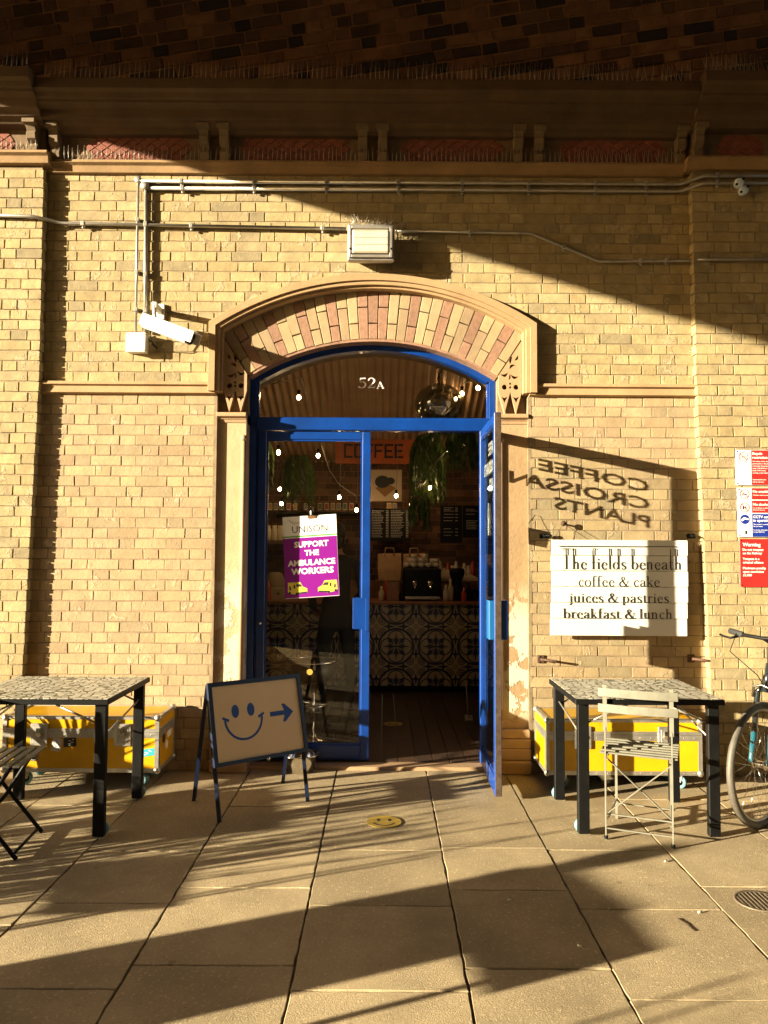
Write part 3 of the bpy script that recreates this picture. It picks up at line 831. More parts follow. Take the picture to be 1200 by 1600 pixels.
# open leaf, standing at right angles to the wall
HX = .702; HY = DY + .004
f2, g2 = MB(), MB(); leaf_local(f2, g2, 0, LW - .01, 0, .045)
RM = Matrix.Translation((HX, HY, 0)) @ Matrix.Rotation(R(-90.3), 4, 'Z')
f2.xf(RM); g2.xf(RM)
dr = f2.build('door', M['blue'], D)
gr = g2.build('glass', M['glass'], dr)
for side, mt in ((-1, 'blue_l'), (1, 'blue')):
    h2 = MB(); y0, y1 = -.52, -.635
    zz0, zz1 = 1.0, 1.245
    x = HX + (-.034 if side < 0 else .079)
    h2.cbox(x - .004, x + .004, y1, y0, zz0, zz1, .002); h2.cbox(min(x, HX + .02), max(x, HX + .02), y1 - .002, y1 + .012, zz0, zz1, .002)
    h2.build('pull_plate', M[mt], dr)
for z in (.3, 1.2, 2.2):
    hg = MB(); hg.tube([(HX + .05, DY + .0, z), (HX + .05, DY + .0, z + .1)], .012, 8); hg.build('hinge', M['steel'], dr)
es = MB(); es.box(-.0, .0, 0, 0, 0, 0); es = MB(); es.box(LW - .0105, LW - .0075, .004, .041, DZ0 + .004, DZ1 - .004); es.xf(RM); es.build('bare_edge_strip', mat('bare_worn_edge', (.085, .06, .045), .5, .3, var=.4, vscale=30), dr)
ks = MB(); ks.tube([(LX0 + .03, DY + .005, 1.02), (LX0 + .03, DY + .013, 1.02)], .012, 12); ks.build('lock_cylinder', M['chrome'], dl)
# mirrored-from-inside lettering: reads from the free edge to the hinge on the outer (+X) face
lt = MB()
GX = HX + .0225 + .0045
yC = -.505
for s, z, wd in (('COFFEE', 2.222, .348), ('CROISSANTS', 2.095, .575), ('PLANTS', 1.968, .30)):
    put_text(lt, s, (GX, yC, z), (0, 1, 0), (0, 0, 1), width=wd, height=.085, bold=.032, thick=.0015)
lt.build('window_lettering', M['vinyl'], gr, fixn=False)
# white takeaway bag decal
cupm = MB(); yb = -.155
for pl_ in ([(yb - .028, 1.67), (yb + .028, 1.67), (yb + .042, 1.79), (yb - .042, 1.79)],):
    cupm.prism(pl_, GX - .001, GX, 'YZ')
for s in (-1, 1):
    cupm.bar((GX - .0005, yb + s * .035, 1.79), (GX - .0005, yb + s * .008, 1.89), .001, .006, (1, 0, 0))
cupm.bar((GX - .0005, yb - .01, 1.89), (GX - .0005, yb + .01, 1.89), .001, .006, (1, 0, 0))
cupm.build('bag_decal', M['vinyl'], gr)
# ================================================================== THINGS ON THE WALL
# bird spikes
def spikes(x0, x1, y, z, h, label, step=.034, lean=.12, seed=1, group='strips of anti bird spikes on the masonry'):
    rr = random.Random(seed); mb = MB(); st = MB(); x = x0
    st.box(x0, x1, y - .012, y + .012, z - .001, z + .004)
    while x < x1:
        for ly, lx in ((-.25, .04), (.15, -.03)):
            if rr.random() < .93:
                q = lx + rr.uniform(-.06, .06) - lean * (x / 3)
                mb.tube([(x, y, z), (x + q * h, y + ly * h, z + h * rr.uniform(.85, 1.05))], .0013, 4)
        x += step * rr.uniform(.85, 1.15)
    o = thing('bird_spikes', label, 'bird spikes', ((x0 + x1) / 2, y, z), group=group)
    st.build('base_strip', M['spike'], o); mb.build('wires', M['spike'], o)
    return o
spikes(e1 + .05, e2 - .05, -.27, ZK + .14, .125, 'long dark row of wire bird spikes along the top of the cornice', seed=2)
spikes(-3.2, e1, -.34, ZK + .17, .125, 'short row of bird spikes on the cornice block over the sunlit pilaster', seed=3)
spikes(e2, 3.2, -.34, ZK + .17, .125, 'short row of bird spikes on the cornice block above the metal notices', seed=4)
spikes(e1 + .06, e2 - .06, -.03, LZ1, .10, 'row of wire bird spikes on the narrow ledge below the red frieze panels', seed=5)
spikes(-3.2, e1 - .02, -.09, LZ1 + .035, .10, 'short row of bird spikes on the pilaster ledge beside the lit stone corbel', seed=6)
# conduits
def conduit(pts, r, label, clips=(), group='steel conduits clipped to the wall', name='conduit_pipe'):
    pts = [Vector(p) for p in pts]
    o = thing(name, label, 'conduit', pts[0], group=group)
    mb = MB()
    out = []
    for i, p in enumerate(pts):
        if 0 < i < len(pts) - 1:
            a = (pts[i - 1] - p).normalized(); b = (pts[i + 1] - p).normalized(); k = .03
            out += [p + a * k, p + (a + b) * k * .22, p + b * k]
        else: out.append(p)
    mb.tube(out, r, 10); mb.build('pipe', M['steel'], o)
    for c in clips:
        cb = MB(); c = Vector(c); cb.cbox(c.x - .012, c.x + .012, c.y - r - .004, c.y + .03, c.z - r - .006, c.z + r + .006, .002); cb.ball((c.x, c.y + .004, c.z - r - .016), .009, 8, 6)
        cb.build('pipe_clip', M['steel'], o)
    return o
yc = -.022
def cl(pxs, pts):
    out = []
    for x in pxs:
        v = P(x, 300, yc).x
        for a, b in zip(pts[:-1], pts[1:]):
            if a.x <= v <= b.x:
                t = (v - a.x) / (b.x - a.x); out.append(a + (b - a) * t)
    return out
for k, (dz, px) in enumerate(((0, 218), (-.052, 226))):
    a = P(px, 283, yc); z0 = P(400, 284, yc).z + dz
    pts = [Vector((a.x, yc, z0)), Vector((P(1062, 300).x, yc, z0 - .0)), Vector((P(1092, 300).x, yc - .068, z0 + .03)), Vector((3.2, yc - .068, z0 + .03))]
    conduit(pts, .0125, ['upper of the two horizontal steel conduits just under the ledge', 'lower of the two horizontal steel conduits just under the ledge'][k], cl([283 + k * 2, 397, 510, 622 + k, 722, 826, 930, 1010, 1115], pts))
for k, px in enumerate((213, 228)):
    a = P(px + (3 if k == 0 else 0), 285 + k * 10, yc); b = P(px - 1, 519, yc)
    conduit([a, Vector((b.x, yc, b.z))], .0125 if k else .009, ['thinner of two upright conduits dropping to the square white box', 'thicker of two upright conduits dropping to the square white box'][k], [Vector((a.x + (b.x - a.x) * t, yc, a.z + (b.z - a.z) * t)) for t in (.25, .6, .85)])
z = P(300, 352, yc).z
pts = [Vector((-3.2, yc - .067, z + .045)), Vector((P(62, 340).x, yc - .067, z + .03)), Vector((P(96, 348).x, yc, z + .01)), Vector((P(541, 356).x, yc, z - .02))]
conduit(pts, .012, 'long thin conduit crossing the pilaster and running to the floodlight', cl([131, 300, 505], pts))
pts = [P(617, 361, yc), P(828, 364, yc), P(935, 408, yc), P(1085, 407, yc), P(1098, 405, yc - .067), P(1200, 403, yc - .067) + Vector((.8, 0, 0))]
conduit(pts, .011, 'thin bent conduit running from the floodlight down towards the notices', cl([735, 880, 1000, 1040], pts))
M['sky_tint'] = mat('sky_tinted_plastic', (.62, .75, .95), .25)  # sky reflection put into the lid colour as a pale blue
def lid(px, py, y, r, label, m='steel', blobs=False):
    c = P(px, py, y); mb = MB()
    mb.lathe([(r * .9, c.y + .03), (r, c.y + .028), (r, c.y - .006), (r * .92, c.y - .012), (r * .2, c.y - .013)], (c.x, 0, c.z), 20, 'Y')
    if blobs:
        mb.mi = 1
        for s in (-1, 1): mb.tube([(c.x + s * r * .75, c.y - .011, c.z + s * r * .62), (c.x + s * r * .75, c.y - .018, c.z + s * r * .62)], .009, 8)
    return tag(mb.build('junction_box', [M[m], M['dark']]), label, 'junction box', 'small electrical boxes on the wall')
lid(216, 281, yc, .026, 'small round conduit box at the upper corner of the twin conduits'); lid(226, 290, yc - .01, .03, 'round conduit box with pale lid where the thicker upright conduit begins')
lid(1155, 285, yc - .085, .033, 'upper of two round conduit lids coloured pale blue for sky reflection, on the shaded pilaster', 'sky_tint', True); lid(1162, 297, yc - .085, .033, 'lower of two round conduit lids coloured pale blue for sky reflection, on the shaded pilaster', 'sky_tint', True)
jb = thing('junction_box', 'square cream junction box under the upright conduits by the security camera', 'junction box', P(212, 549, 0), group='small electrical boxes on the wall')
a = P(197, 549, -.07); b = P(227, 520, -.07)
mb = MB(); mb.cbox(a.x, b.x, -.055, .012, a.z, b.z, .004); mb.build('box', M['white'], jb)
mb = MB(); mb.cbox(a.x - .004, b.x + .004, -.07, -.0555, a.z - .004, b.z + .004, .004)
for px in (a.x + .01, b.x - .01):
    for pz in (a.z + .01, b.z - .01): mb.ball((px, -.071, pz), .004, 8, 5)
mb.build('box_lid', M['white'], jb)
# security camera
cc = thing('security_camera', 'white box security camera on a wall bracket pointing down towards the door', 'camera', P(250, 495, 0))
A = P(228, 503, -.17); B = P(296, 528, -.27)
ax = (B - A).normalized(); L_ = (B - A).length
upv = Vector((0, 0, 1)); sdv = ax.cross(upv).normalized(); upv = sdv.cross(ax).normalized()
def rb_(mb, t0, t1, w0, w1, h0, h1, ch=.012):
    rs = []
    for t in (t0, t1):
        o = A + ax * (t * L_); p = [(w0 + ch, h0), (w1 - ch, h0), (w1, h0 + ch), (w1, h1 - ch), (w1 - ch, h1), (w0 + ch, h1), (w0, h1 - ch), (w0, h0 + ch)]
        rs.append([o + sdv * u + upv * v for u, v in p])
    mb.rings(rs)
mb = MB(); rb_(mb, 0, 1, -.045, .045, -.045, .04); mb.build('camera_body', M['white'], cc, bevel=.002)
mb = MB(); rb_(mb, -.03, 1.14, -.055, .055, .041, .05, .003); 
for s in (-1, 1): rb_(mb, -.03, 1.14, s * .052 - .003, s * .052 + .003, -.03, .045, .001)
mb.build('sun_shield', M['white'], cc)
mb = MB(); rb_(mb, 1.0, 1.03, -.04, .04, -.04, .036); mb.build('front_window', M['dark'], cc)
mb = MB(); o = A + ax * (1.035 * L_); mb.tube([o - ax * .01, o + ax * .004], .022, 14); mb.build('lens', M['glass'], cc)
mb = MB(); w0 = P(251, 487, 0); o = A + ax * (L_ * .35) - upv * .05
mb.cbox(w0.x - .03, w0.x + .03, -.012, .012, w0.z - .06, w0.z + .055, .003); mb.bar(w0 + Vector((0, -.01, 0)), w0 + Vector((0, -.16, 0)), .03, .04); mb.tube([w0 + Vector((0, -.15, .0)), w0 + Vector((0, -.15, -.07)), o + Vector((0, 0, .03))], .014, 8)
mb.build('wall_bracket', M['white'], cc)
mb = MB(); p = A + Vector((.02, .04, -.04)); mb.tube([p, p + Vector((0, .02, -.08)), p + Vector((.02, .1, -.11)), p + Vector((-.04, .15, -.06)), Vector((b.x - .02, -.02, b.z + .01))], .005, 6); mb.build('cable', M['dark'], cc)
# floodlight
FLT = thing('floodlight', 'square weathered floodlight with a frosted front above the arch', 'floodlight', P(580, 408, 0))
a = P(543, 409, -.14); b = P(616, 352, -.14)
mb = MB()
def ring4(x0, x1, z0, z1, y): return [(x0, y, z0), (x1, y, z0), (x1, y, z1), (x0, y, z1)]
mb.rings([ring4(a.x + .06, b.x - .06, a.z + .05, b.z - .05, .01), ring4(a.x + .02, b.x - .02, a.z + .02, b.z - .01, -.06), ring4(a.x, b.x, a.z, b.z, -.13), ring4(a.x, b.x, a.z + .003, b.z, -.16)])
mb.build('housing', M['steel'], FLT, bevel=.008)
gm_ = mat('frosted_lamp_glass', (.62, .55, .42), .22, var=.08, vscale=14, coat=.6)
mb = MB(); mb.rings([ring4(a.x + .03, b.x - .035, a.z + .045, b.z - .045, -.158), ring4(a.x + .035, b.x - .04, a.z + .05, b.z - .05, -.185)]); mb.build('lamp_glass', gm_, FLT, bevel=.008)
for k_ in range(4): mb = MB(); zz = a.z + .06 + (b.z - a.z - .12) * k_ / 3; mb.box(a.x + .045, b.x - .05, -.1865, -.1845, zz - .0015, zz + .0015); mb.build('glass_rib', M['steel'], FLT)
for s_ in (a.x + .02, b.x - .022): mb = MB(); mb.tube([(s_, -.185, a.z + .08), (s_, -.176, a.z + .08)], .007, 8); mb.build('screw', M['dark'], FLT)
mb = MB()
for q in ((a.x + .012, a.x + .028), (b.x - .033, b.x - .012)): mb.box(q[0], q[1], -.178, -.155, a.z + .02, b.z - .02)
mb.box(a.x + .028, b.x - .033, -.178, -.155, b.z - .04, b.z - .02); mb.box(a.x + .028, b.x - .033, -.178, -.155, a.z + .02, a.z + .04)
mb.build('bezel', M['steel'], FLT, bevel=.003)
mb = MB(); rr = random.Random(9)
for i in range(70):
    x = rr.uniform(a.x, b.x + .05); y = rr.uniform(-.15, -.04); mb.tube([(x, y, b.z), (x + rr.uniform(-.05, .07), y + rr.uniform(-.06, .04), b.z + rr.uniform(.02, .085))], .0013, 4)
mb.box(a.x + .02, b.x - .02, -.12, -.10, b.z - .001, b.z + .003)
tag(mb.build('bird_spikes', M['spike']), 'tangled clump of wire spikes on top of the floodlight', 'bird spikes', 'strips of anti bird spikes on the masonry')
# hanging board
SB = thing('hanging_sign', 'white planked board lettered The fields beneath coffee and cake hung on the brick wall', 'sign', P(968, 995, -.09))
c0 = P(861, 842, -.085); c1 = P(1073, 845, -.085); c2 = P(1075, 996, -.085); c3 = P(859, 992, -.085)
wh = mat('white_board_paint', (.72, .71, .68), .5, var=.05, vscale=6, bump=.1, bscale=20)
mb = MB(); npl = 6; zt, zb = (c0.z + c1.z) / 2, (c2.z + c3.z) / 2
hs = [0, .165, .325, .49, .655, .82, 1.0]
for i in range(6):
    z1 = zt + (zb - zt) * hs[i] - .0015; z0 = zt + (zb - zt) * hs[i + 1] + .0015
    dx = [.006, 0, .004, .002, -.002, -.006][i]; yo = -.085 + [.004, 0, -.002, 0, .001, .004][i]
    mb.cbox(c0.x + dx, c1.x + dx + .003, yo, yo + .016, z0, z1, .0025)
mb.build('planks', wh, SB)
for x in (c0.x + .1, c1.x - .1): mb = MB(); mb.box(x - .025, x + .025, -.064, -.04, zb + .04, zt - .04); mb.build('batten', wh, SB)
tx = MB(); yt = -.0885
def L2(s, pxa, pxb, py, xh, AS=.72):
    q = P(pxa, py, yt); r = P(pxb, py, yt); serif(tx, s, (q.x, yt, q.z), (1, 0, 0), (0, 0, 1), width=r.x - q.x, xh=xh, AS=AS)
L2('The fields beneath', 877, 1066, 889, .049, 1.30)
q = P(872, 853, yt); r = P(1058, 856, yt); tx.box(q.x, r.x, yt - .001, yt, q.z - .004, q.z + .001)
L2('coffee & cake', 903, 1032, 916, .044); L2('juices & pastries', 889, 1046, 941, .042); L2('breakfast & lunch', 879, 1052, 966, .042)
tx.build('sign_lettering', M['ink'], SB, fixn=False)
mb = MB(); h0 = P(880, 818, -.04)
mb.tube([c0 + Vector((.03, .03, 0)), h0, c0 + Vector((.27, .03, 0))], .0018, 5); mb.build('hanging_wire', M['dark'], SB)
rust = mat('rusty_iron', (.10, .05, .03), .8, var=.4, vscale=30, bump=.5)
mb = MB(); mb.lathe([(.004, h0.y - .015), (.02, h0.y - .01), (.02, h0.y), (.007, h0.y + .002), (.006, .012)], (h0.x, 0, h0.z), 12, 'Y')
tag(mb.build('wall_hook', rust), 'round rusty knob holding the wire above the white board', 'hook', 'rusty iron fixings in the brickwork')
for px, py, lab, fl_ in ((850, 838, 'curly iron bracket at the upper corner of the board beside the peeling pier', 1), (1080, 838, 'curly iron bracket at the upper corner of the board beside the pilaster', -1)):
    w0 = P(px, py, 0); mb = MB(); mb.cbox(w0.x - .03, w0.x + .03, -.004, .012, w0.z - .015, w0.z + .015, .002)
    mb.tube([(w0.x, -.004, w0.z), (w0.x, -.07, w0.z + .004), (w0.x + fl_ * .035, -.1, w0.z)], .006, 6)
    for i in range(2):
        cx, cz = w0.x + fl_ * (.0 + i * .03), w0.z + .003; mb.tube([(cx + .016 * math.cos(t * .7) * (1 - t * .06), -.03, cz + .016 * math.sin(t * .7) * (1 - t * .06)) for t in range(11)], .0045, 6)
    tag(mb.build('sign_bracket', M['dark']), lab, 'bracket', 'curly iron brackets at the corners of the board')
for px, py, ex, lab in ((845, 1030, 1, 'rusty cabin hook on the bricks between the peeling pier and the table'), (1080, 1029, 1, 'rusty cabin hook against the pilaster edge above the table')):
    w0 = P(px, py, 0); mb = MB(); mb.cbox(w0.x - .025, w0.x + .025, -.004, .012, w0.z - .028, w0.z + .028, .003)
    mb.tube([(w0.x + .005, -.004, w0.z), (w0.x + .005, -.035, w0.z)], .012, 8); mb.tube([(w0.x, -.035, w0.z + .003), (w0.x + ex * .09, -.06, w0.z - .006), (w0.x + ex * .13, -.05, w0.z - .01)], [.008, .009, .004], 8)
    for s in (-1, 1): mb.ball((w0.x - .012, -.006, w0.z + s * .018), .006, 8, 5)
    tag(mb.build('cabin_hook', rust), lab, 'hook', 'rusty iron fixings in the brickwork')
# public notices
redm = mat('red_enamel', (.48, .022, .02), .4, var=.05); navy = mat('navy_enamel', (.01, .03, .25), .4)
def notice(px0, py0, py1, px1, label, y=-.072, base='vinyl'):
    a = P(px0, py1, y); b = P(px0, py0, y); x1 = a.x + px1
    o = thing('notice_sign', label, 'notice', (a.x + px1 / 2, y, a.z), group='metal notices on the pilaster')
    mb = MB(); mb.cbox(a.x, x1, y, y + .004, a.z, b.z, .0012); mb.build('plate', M[base] if isinstance(base, str) else base, o)
    for xx in (a.x + .012, x1 - .012):
        for zz in (a.z + .012, b.z - .012): mb = MB(); mb.ball((xx, y - .001, zz), .005, 8, 5, (1, .5, 1)); mb.build('screw', M['dark'], o)
    return o, a.x, x1, a.z, b.z
def rect(mb, x0, x1, z0, z1, y): mb.box(x0, x1, y - .0006, y, z0, z1)
def ringsym(mb, cx, cz, r, y, n=28):
    t = r * .13
    o_ = circle(cx, cz, r, n); i_ = circle(cx, cz, r - t, n); o_.append(o_[0]); i_.append(i_[0]); mb.strip(i_, o_, y - .0012, y)
    c = math.cos(PI / 4) * (r - t / 2)
    mb.bar((cx - c, y - .0008, cz + c), (cx + c, y - .0008, cz - c), t, .001, (0, 1, 0))
y = -.0721
o, x0, x1, z0, z1 = notice(1150, 703, 758, .5, 'red and white Bicycle restriction notice, topmost of the stack on the pilaster')
xm = P(1174, 730, y).x
mb = MB(); rect(mb, xm, x1 - .002, z0 + .002, z1 - .002, y); mb.build('red_panel', redm, o)
mb = MB(); yy = y - .001
tw = lambda s, z, h, wd=None: put_text(mb, s, (xm + .008, yy, z), (1, 0, 0), (0, 0, 1), height=h, width=wd, bold=.02 if h > .012 else .005, thick=.0006)
tw('Bicycle', z1 - .034, .019); tw('restriction', z1 - .062, .019)
for i, s in enumerate(('This railway station does not', 'permit cycles on the platforms', 'and London Overground', 'trains 07:00-09:30 and', '16:00-19:00 Monday', 'to Friday except folded')): tw(s, z1 - .085 - i * .0165, .0085)
for i, s in enumerate(('Unattended bicycles', 'may be removed')): tw(s, z0 + .036 - i * .0165, .0085)
mb.build('lettering', M['vinyl'], o, fixn=False)
mb = MB(); cx = (x0 + xm) / 2; cz = z1 - .05; ringsym(mb, cx, cz, .034, y); mb.build('prohibition_ring', redm, o)
mb = MB()
for s in (-1, 1):
    c_ = circle(cx + s * .013, cz - .004, .009, 14); d_ = circle(cx + s * .013, cz - .004, .007, 14); c_.append(c_[0]); d_.append(d_[0]); mb.strip(d_, c_, y - .0007, y)
mb.bar((cx - .013, y - .0004, cz - .004), (cx + .006, y - .0004, cz + .012), .0015, .0006, (0, 1, 0)); mb.bar((cx + .013, y - .0004, cz - .004), (cx + .006, y - .0004, cz + .014), .0015, .0006, (0, 1, 0))
mb.build('bicycle_symbol', M['ink'], o)
o, x0, x1, z0, z1 = notice(1153, 762, 839, .48, 'red and blue notice with No smoking, No alcohol and CCTV panels')
xm = P(1175, 800, y).x; H_ = z1 - z0
mb = MB(); rect(mb, xm, x1 - .002, z1 - H_ * .24, z1 - .002, y); rect(mb, xm, x1 - .002, z1 - H_ * .51, z1 - H_ * .26, y); mb.build('red_panel', redm, o)
mb = MB(); rect(mb, xm, x1 - .002, z0 + .002, z1 - H_ * .53, y); mb.build('blue_panel', navy, o)
mb = MB()
tw('No smoking', z1 - .035, .019); tw('Offenders may be prosecuted', z1 - .056, .008)
tw('No alcohol', z1 - H_ * .26 - .036, .019); tw('It is an offence to consume', z1 - H_ * .26 - .056, .008); tw('alcohol in this area', z1 - H_ * .26 - .07, .008)
tw('CCTV cameras', z1 - H_ * .53 - .03, .019); tw('in operation', z1 - H_ * .53 - .055, .019); tw('This scheme is controlled', z1 - H_ * .53 - .078, .008); tw('for your safety', z1 - H_ * .53 - .092, .008); tw('For further information', z1 - H_ * .53 - .118, .008); tw('London 0843 222', z1 - H_ * .53 - .132, .008)
mb.build('lettering', M['vinyl'], o, fixn=False)
cx = (x0 + xm) / 2
mb = MB(); ringsym(mb, cx, z1 - .045, .034, y); ringsym(mb, cx, z1 - .14, .034, y); mb.build('prohibition_ring', redm, o)
mb = MB(); rect(mb, cx - .022, cx + .018, z1 - .05, z1 - .042, y)
rect(mb, cx - .014, cx - .003, z1 - .155, z1 - .128, y); rect(mb, cx + .004, cx + .012, z1 - .155, z1 - .13, y); rect(mb, cx + .0, cx + .016, z0 + .02, z0 + .045, y); mb.build('symbols', M['ink'], o)
mb = MB(); mb.prism(circle(cx, z0 + .125, .034, 28), y - .0008, y); mb.build('camera_disc', navy, o)
mb = MB(); mb.prism([(cx - .03, z0 + .122), (cx - .005, z0 + .14), (cx + .03, z0 + .128), (cx + .028, z0 + .12), (cx + .0, z0 + .125), (cx - .02, z0 + .11)], y - .0014, y - .0008); mb.build('camera_symbol', M['vinyl'], o)
o, x0, x1, z0, z1 = notice(1157, 842, 917, .5, 'plain red Warning notice about the railway, lowest of the stack on the pilaster', base=redm)
mb = MB(); xm = x0 + .012
tw('Warning', z1 - .052, .026)
for i, s in enumerate(('Do not trespass', 'on the Railway')): tw(s, z1 - .083 - i * .025, .0165)
for i, s in enumerate(('Trespass is a', 'criminal offence')): tw(s, z1 - .148 - i * .025, .0165)
for i, s in enumerate(('Maximum penalty', 'upon conviction', '£1,000')): tw(s, z1 - .213 - i * .025, .0165)
mb.build('lettering', M['vinyl'], o, fixn=False)
# ================================================================== STREET FURNITURE
yel = mat('yellow_laminate', (.66, .36, .005), .35, var=.1, vscale=6, bump=.1, bscale=15, dirt=.35)
teal = mat('teal_rubber', (.13, .27, .31), .5)
rubber = mat('rubber', (.025, .025, .025), .7)
def caster(x, y, z0, parent, ang=0, plate=True, r=.045):
    mb = MB(); mb.lathe([(r * .55, -.014), (r * .93, -.015), (r, -.009), (r, .009), (r * .93, .015), (r * .55, .014)], (0, 0, 0), 18, 'Y')
    T = Matrix.Translation((x, y, r + z0)) @ Matrix.Rotation(ang, 4, 'Z'); mb.xf(T)
    w_ = mb.build('caster_wheel', teal, parent, world=False)
    mb = MB(); mb.lathe([(.004, -.018), (r * .54, -.016), (r * .54, .016), (.004, .018)], (0, 0, 0), 14, 'Y'); mb.xf(T); mb.build('wheel_hub', M['dark'], w_, world=False)
    if plate:
        mb = MB(); 
        for s in (-1, 1): mb.prism([(-.012, 0), (.012, 0), (.03, r * 1.35), (-.02, r * 1.35)], s * .021 - .0015, s * .021 + .0015)
        mb.box(-.032, .04, -.03, .03, r * 1.35, r * 1.35 + .005)
        mb.xf(T); mb.build('caster_fork', M['alu'], parent, world=False)
    return w_
def flight_case(x0, y0, label, stickers, group='yellow flight cases on casters'):
    Wd, Dp, Z0, Z1 = 1.02, .385, .105, .465
    o = thing('flight_case', label, 'flight case', (x0, y0, 0), 0, group)
    e = .004
    mb = MB(); mb.box(e, Wd - e, e, Dp - e, Z0 + e, Z1 - .118); bd = mb.build('case_body', yel, o, world=False)
    mb = MB(); mb.box(e, Wd - e, e, Dp - e, Z1 - .098, Z1 - e); ld = mb.build('case_lid', yel, o, world=False)
    mb = MB(); w = .026; t = .0025
    def ex(xa, xb, ya, yb, za, zb): mb.box(xa, xb, ya, yb, za, zb)
    # horizontal extrusions front/back/sides
    for z0, z1 in ((Z0, Z0 + w), (Z1 - .10, Z1 - .079), (Z1 - .138, Z1 - .102), (Z1 - w * .75, Z1)):
        mb.box(0, Wd, 0, t * 2, z0, z1); mb.box(0, Wd, Dp - t * 2, Dp, z0, z1)
        mb.box(0.0002, t * 2, t * 2, Dp - t * 2, z0, z1); mb.box(Wd - t * 2, Wd - .0002, t * 2, Dp - t * 2, z0, z1)
    for x in (0, Wd - w):
        for ya, yb in ((-.001, t * 2), (Dp - t * 2, Dp + .001)):
            mb.box(x, x + w, ya, yb, Z0 + w, Z1 - .138); mb.box(x, x + w, ya, yb, Z1 - .079, Z1 - w * .75)
    for x in (-.001, Wd - t * 2 + .001):
        for y in (t * 2, Dp - t * 2 - w): mb.box(x, x + t * 2, y, y + w, Z0 + w, Z1 - .138)
    mb.box(0, Wd, 0, w, Z1 - .004, Z1 + .0005); mb.box(0, Wd, Dp - w, Dp, Z1 - .004, Z1 + .0005); mb.box(0, w, w, Dp - w, Z1 - .004, Z1 + .0004); mb.box(Wd - w, Wd, w, Dp - w, Z1 - .004, Z1 + .0004)
    # rivets
    for i in range(14):
        x = .05 + i * (Wd - .1) / 13
        for z in (Z0 + w / 2, Z1 - .12): mb.ball((x, -.0005, z), .004, 6, 4, (1, .5, 1))
    mb.build('aluminium_edging', M['alu'], o, world=False)
    for x in (0, Wd):
        for y in (0, Dp):
            for z, dz in ((Z0, 1), (Z1, -1)):
                c = MB(); c.ball((x + (.012 if x == 0 else -.012), y + (.012 if y == 0 else -.012), z + dz * .012), .024, 10, 7); c.build('ball_corner', M['alu'], o, world=False)
    for fx in (.235, .77):
        c = MB(); x = Wd * fx; c.cbox(x - .055, x + .055, -.010, .0, Z1 - .19, Z1 - .045, .003); lt = c.build('latch', M['alu'], o, world=False)
        c = MB(); c.cbox(x - .038, x + .038, -.008, -.004, Z1 - .172, Z1 - .062, .002); c.xf(Matrix.Translation((0, -.0035, 0))); c.build('latch_recess', M['steel'], lt, world=False)
        c = MB(); c.prism([(x - .022, Z1 - .118), (x, Z1 - .13), (x + .022, Z1 - .118), (x + .014, Z1 - .10), (x - .014, Z1 - .10)], -.022, -.012); c.bar((x, -.018, Z1 - .10), (x, -.014, Z1 - .075), .03, .005, (0, 1, 0)); c.build('butterfly_catch', M['chrome'], lt, world=False)
    bt = MB(); bt.box(.06, Wd - .06, .04, Dp - .04, Z0 - .012, Z0 - .0005); bt.build('wheel_board', M['dark'], o, world=False)
    for x in (.12, Wd - .12):
        for y in (.08, Dp - .08): caster(x, y, 0, o, .4 if x < .5 else -.7)
    for kind, x, z, sw, sh, mm, tilt, side in stickers:
        c = MB()
        if side == 'F':
            if kind == 'disc': c.prism(circle(x, z, sw, 20), -.0012, -.0002)
            else: 
                ca, sa = math.cos(tilt), math.sin(tilt); c.prism([(x + a * ca - b * sa, z + a * sa + b * ca) for a, b in ((-sw, -sh), (sw, -sh * .9), (sw * .95, sh), (-sw * .95, sh))], -.0012, -.0002)
            T = Matrix.Translation((0, e - .0005, 0))
        else:
            c.prism(circle(x, z, sw, 20) if kind == 'disc' else [(x - sw, z - sh), (x + sw, z - sh), (x + sw, z + sh), (x - sw, z + sh)], Wd - e, Wd - e + .001, 'YZ'); T = Matrix()
        c.xf(T); st = c.build('sticker', mm, bd, world=False)
        d_ = MB()
        if side == 'F' and kind == 'disc':
            i_ = circle(x, z, sw * .72, 20); o_ = circle(x, z, sw * .82, 20); i_.append(i_[0]); o_.append(o_[0]); d_.strip(i_, o_, -.0018, -.0012); d_.box(x - sw * .4, x + sw * .4, -.0018, -.0012, z - .006, z + .002); d_.box(x - sw * .25, x + sw * .3, -.0018, -.0012, z + .006, z + .014)
        elif side == 'F':
            rr = random.Random(int(x * 999))
            for q in range(5):
                xx = x + rr.uniform(-.6, .4) * sw; zz = z + (-.6 + .3 * q) * sh
                d_.box(xx, xx + sw * rr.uniform(.2, .5), -.0018, -.0012, zz - sh * .07, zz + sh * .07)
        if d_.v:
            d_.xf(T); d_.build('sticker_print', M['vinyl'] if mm != M['vinyl'] and mm != M['stk_pale'] else M['ink'], st, world=False)
    return o
M['stk_pale'] = mat('pale_sticker', (.5, .5, .5), .5); M['stk_black'] = mat('black_sticker', (.02, .02, .02), .5); M['stk_teal'] = mat('teal_sticker', (.03, .35, .45), .5); M['stk_red'] = mat('red_sticker', (.5, .05, .04), .5)
def cx(px, py, x0): return P(px, py, -.42).x - x0
def cz(px, py): return P(px, py, -.42).z
X0L = P(4, 1150, -.42).x; X0R = P(853, 1150, -.42).x
def stk(kind, px, py, w, h, m, t=0): return (kind, cx(px, py, X0L), cz(px, py), w, h, M[m], t, 'F')
